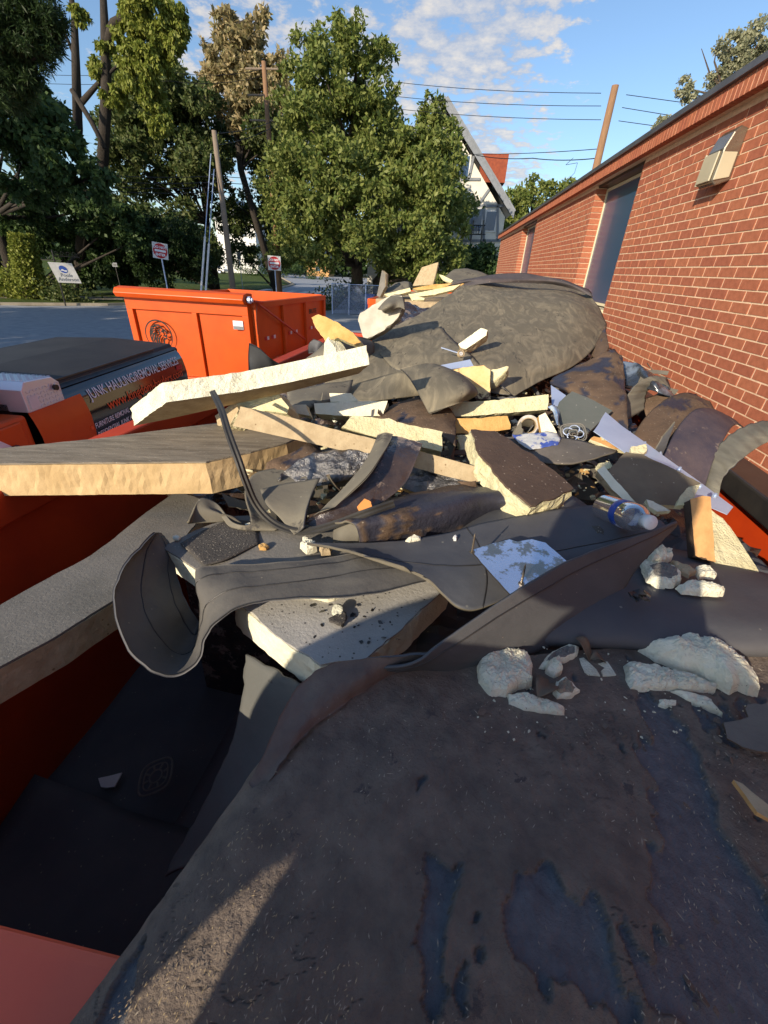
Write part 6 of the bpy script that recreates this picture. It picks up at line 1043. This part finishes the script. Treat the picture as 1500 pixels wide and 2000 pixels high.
def leaf(label, pts, dz, lift):
    a, b_ = Q(pts[0][0], pts[0][1], dz+lift), Q(pts[1][0], pts[1][1], dz); d = b_-a; s_ = nrm(np.cross(d, [0, 0, 1])); w_ = np.linalg.norm(d)*.26; V = []; F = []
    for i in range(11):
        u = i/10; ww = w_*math.sin(math.pi*min(1, u*1.02))**.8
        for j in (-1, -.5, 0, .5, 1): V.append(a+d*u+s_*ww*j+[0, 0, abs(j)*ww*.5+.006*math.sin(u*5)])
    for i in range(10):
        for j in range(4): F.append((i*5+j, i*5+j+1, (i+1)*5+j+1, (i+1)*5+j))
    o = obj('dead_leaf', V, F, lf, smooth=True); md = o.modifiers.new('thick', 'SOLIDIFY'); md.thickness = .0006; tag(o, label, 'leaf')
leaf('curled brown dead leaf standing on the brown sheet between foam flakes', ((1124, 1246), (1160, 1290)), .01, .02); leaf('small brown dead leaf lying right of the standing leaf', ((1152, 1288), (1188, 1288)), .012, .005); leaf('crumpled grey dead leaf beside the foam pebble', ((1050, 1362), (1082, 1322)), .01, .01)
scraps('leaf_scraps', 'black shredded scraps on the smooth black roll', (1232, 1158, 1265, 1172), 16, .004, .012, BLACKM, 19, (.062, .068), .3)
# fine litter over the foreground sheet
def litter(name, label, zone, n, m, seed, l0, l1, dz0, dz1, wd=.0007, bias=None):
    g = random.Random(seed); M_ = MB()
    for _ in range(n):
        px, py = g.uniform(zone[0], zone[2]), g.uniform(zone[1], zone[3])
        if px < 640-(py-1340)*.72+20: continue
        if mn.noise(Vector((px*.006, py*.006, seed)))+mn.noise(Vector((px*.02, py*.02, seed)))*.6 < g.uniform(-.45, .25): continue
        c = Q(px, py, g.uniform(dz0, dz1)); a = g.gauss(1.2, .6); l_ = g.uniform(l0, l1)*(1 if g.random() < .9 else 1.8); d = np.array([math.cos(a), math.sin(a), g.uniform(-.12, .2)])*l_/2; s_ = np.array([-math.sin(a), math.cos(a), 0])*wd*g.uniform(.5, 1.5)
        M_.prism([c-d, c+s_, c+d, c-s_], (0, 0, wd))
    return tag(M_.go(name, m), label, 'litter', kind='stuff')
litter('wood_fibres', 'tiny pale wood fibres sprinkled over the brown foreground sheet', (200, 1290, 1500, 2000), 1900, mat('fibre', (.42, .36, .27), (.25, .22, .17), 40), 31, .001, .0042, .021, .027, .0004)
litter('wood_fibres', 'second scatter of fibres near the lower left of the foreground sheet', (220, 1600, 700, 2000), 900, mat('fibre_gold', (.42, .33, .19)), 32, .001, .0036, .017, .024, .0004)
scraps('crust_flakes', 'small raised crust flakes on the foreground sheet', (800, 1380, 1500, 2000), 70, .003, .009, BROWN, 33, (.010, .016), .12)
scraps('foam_dust', 'tiny foam crumbs on the sheets near the foam chunks', (930, 1240, 1480, 1450), 120, .0008, .003, FOAM_PALE, 34, (.008, .014), .8)
# ---- boards on the far trailer
def far_slab(label, outl, Y, n, th, top, side, seed=0, name='insulation_board'):
    P_ = []; c = PY(np.mean([p[0] for p in outl]), np.mean([p[1] for p in outl]), Y); n = nrm(n)
    for px, py in outl: d = ray(px, py); t = ((c-[0, 0, H])@n)/(d@n); P_.append(np.array([0, 0, H])+d*t)
    return slab(name, label, 'insulation board', outl, 0, n, th, top, side, world=P_, rough=.012, step=.06, seed=seed)
far_slab('dark tarred board standing up at the left of the far trailer load', [(736, 578), (746, 528), (753, 535), (752, 560), (742, 580)], 8.2, (-.5, -.85, .1), .08, GRAYTOP, FOAM_TAN, 1)
far_slab('tilted board with a black stain in the far trailer', [(806, 558), (824, 522), (856, 512), (850, 540), (845, 556)], 8.6, (-.2, -.9, .3), .07, FOAM_TAN, FOAM, 2)
far_slab('long yellow board lying on top of the far trailer load', [(806, 563), (850, 555), (900, 553), (915, 556), (880, 562), (815, 567)], 8.4, (0, -.85, .5), .07, FOAM_OLD, FOAM, 3)
far_slab('bright yellow board slanting across the far trailer load', [(800, 575), (850, 565), (900, 555), (885, 566), (850, 575), (812, 580)], 8.1, (0, -.85, .5), .06, FOAM, FOAM, 4)
far_slab('cream board along the rim of the far trailer', [(750, 575), (800, 562), (803, 569), (760, 580)], 8.1, (0, -.85, .5), .06, FOAM, FOAM, 5)
far_slab('short yellow board near the middle of the far trailer rim', [(798, 574), (830, 582), (828, 586), (806, 586)], 7.9, (0, -.85, .5), .05, FOAM, FOAM, 6)
far_slab('pair of splintered sticks on the far trailer load', [(858, 536), (866, 538), (885, 548), (880, 553), (866, 546)], 8.5, (0, -.85, .5), .04, FOAM, FOAM, 7, 'wood_stick')
sheet('far_membrane', 'dark membrane hump on the far trailer load', 'membrane', [[PY(865, 545, 8.8), PY(890, 525, 9.2), PY(930, 528, 9.4), PY(960, 540, 9.2)], [PY(880, 550, 8.5), PY(900, 538, 8.9), PY(935, 538, 9), PY(950, 548, 8.8)], [PY(885, 556, 8.3), PY(905, 552, 8.5), PY(930, 552, 8.6), PY(945, 556, 8.5)]], EPDMG, world=True, k=7, wr=.02, ws=3)
sheet('far_membrane', 'grey wrinkled membrane scrap in the left part of the far trailer', 'membrane', [[PY(755, 565, 8.4), PY(775, 553, 8.7), PY(800, 552, 8.8)], [PY(752, 575, 8.2), PY(775, 565, 8.4), PY(800, 560, 8.5)], [PY(750, 580, 8.1), PY(775, 578, 8.1), PY(800, 576, 8.2)]], EPDMG, world=True, k=7, wr=.03, ws=4)
MB_ = MB().bb((c3[0]+.15, 7.9, .7), (c3[0]+2.3, 11.2, 2.12)); o = MB_.go('board_load', FOAM_TAN); tag(o, 'packed insulation boards filling the body of the far trailer', 'debris', kind='stuff')
# ---- the photographer behind the camera, holding the phone (casts the shade on the near sheets)
def figure(name, joints, edges, m, parent=None, sub=2, root=0):
    me = bpy.data.meshes.new(name); base = np.array(joints[root][0]); me.from_pydata([tuple(np.array(j[0])-base) for j in joints], edges, []); me.materials.append(m)
    o = bpy.data.objects.new(name, me); C.objects.link(o); o.location = tuple(base); sk_ = o.modifiers.new('skin', 'SKIN'); sl = me.skin_vertices[0].data
    for i, j in enumerate(joints): sl[i].radius = (j[1], j[2] if len(j) > 2 else j[1])
    sl[root].use_root = True; sk_.use_smooth_shade = True; sb_ = o.modifiers.new('sub', 'SUBSURF'); sb_.levels = sb_.render_levels = sub
    if parent: o.parent = parent; o.location = tuple(base-np.array(parent.location))
    return o
PX0, PY0 = -.24, -.48
J = [((PX0, PY0, 1.85), .17, .11), ((PX0, PY0, 2.08), .195, .11), ((PX0, PY0+.01, 2.32), .195, .12), ((PX0, PY0, 2.53), .14), ((PX0-.06, PY0+.02, 2.60), .06),
     ((PX0+.15, PY0, 2.46), .11), ((PX0+.25, PY0+.16, 2.26), .05), ((PX0+.27, PY0+.38, 2.46), .034), ((PX0+.27, PY0+.42, 2.52), .03),
     ((PX0-.23, PY0, 2.50), .09), ((PX0-.36, PY0+.03, 2.43), .11), ((PX0-.40, PY0+.04, 2.24), .15), ((PX0-.41, PY0+.06, 2.00), .135),
     ((PX0+.09, PY0, 1.80), .095), ((PX0+.10, PY0+.02, 1.38), .065), ((PX0+.10, PY0-.02, .96), .045), ((PX0+.10, PY0+.12, .93), .04),
     ((PX0-.09, PY0, 1.80), .095), ((PX0-.10, PY0+.02, 1.38), .065), ((PX0-.10, PY0-.02, .96), .045), ((PX0-.10, PY0+.12, .93), .04)]
E_ = [(0, 1), (1, 2), (2, 3), (3, 4), (2, 5), (5, 6), (6, 7), (7, 8), (2, 9), (9, 10), (10, 11), (11, 12), (0, 13), (13, 14), (14, 15), (15, 16), (0, 17), (17, 18), (18, 19), (19, 20)]
pe = figure('person', J, E_, DENIM); tag(pe, 'person in dark clothes standing behind the camera with raised arms', 'person')
hd = lump('head', None, None, 0, 0, 0, (.17, .21, .25), m=SKIN, seed=1, cuts=0, amp=.03, world=(PX0-.10, PY0+.03, 2.72)); hd.parent = pe; hd.location = tuple(np.array(hd.location)-np.array(pe.location))
hr = lump('hair', None, None, 0, 0, 0, (.20, .23, .18), m=HAIR, seed=2, cuts=0, amp=.05, world=(PX0-.10, PY0-.01, 2.785)); hr.parent = pe; hr.location = tuple(np.array(hr.location)-np.array(pe.location))
cv_ = CM@np.array([0, 0, 1.]); ux = CM@np.array([1., 0, 0]); uy = CM@np.array([0, 1., 0]); c = np.array([0, 0, H])+cv_*.012
ph = MB().box(c+cv_*.004+uy*-.05, (.075, .15, .008), M3=np.stack([ux, uy, cv_], 1)).go('phone', BLACKP); tag(ph, 'black phone held out above the trailer rim by the photographer', 'phone')
sl_ = thing('step_platform', 'folding step platform the photographer stands on', 'platform', (PX0, PY0, 0)); MB().bb((PX0-.3, PY0-.2, .86), (PX0+.3, PY0+.25, .90)).go('deck', STEEL, sl_)
for x in (-.28, .28):
    for y in (-.18, .23): MB().tube([(PX0+x*1.2, PY0+y*1.3, 0), (PX0+x, PY0+y, .87)], .02, 6).go('leg', STEEL, sl_)
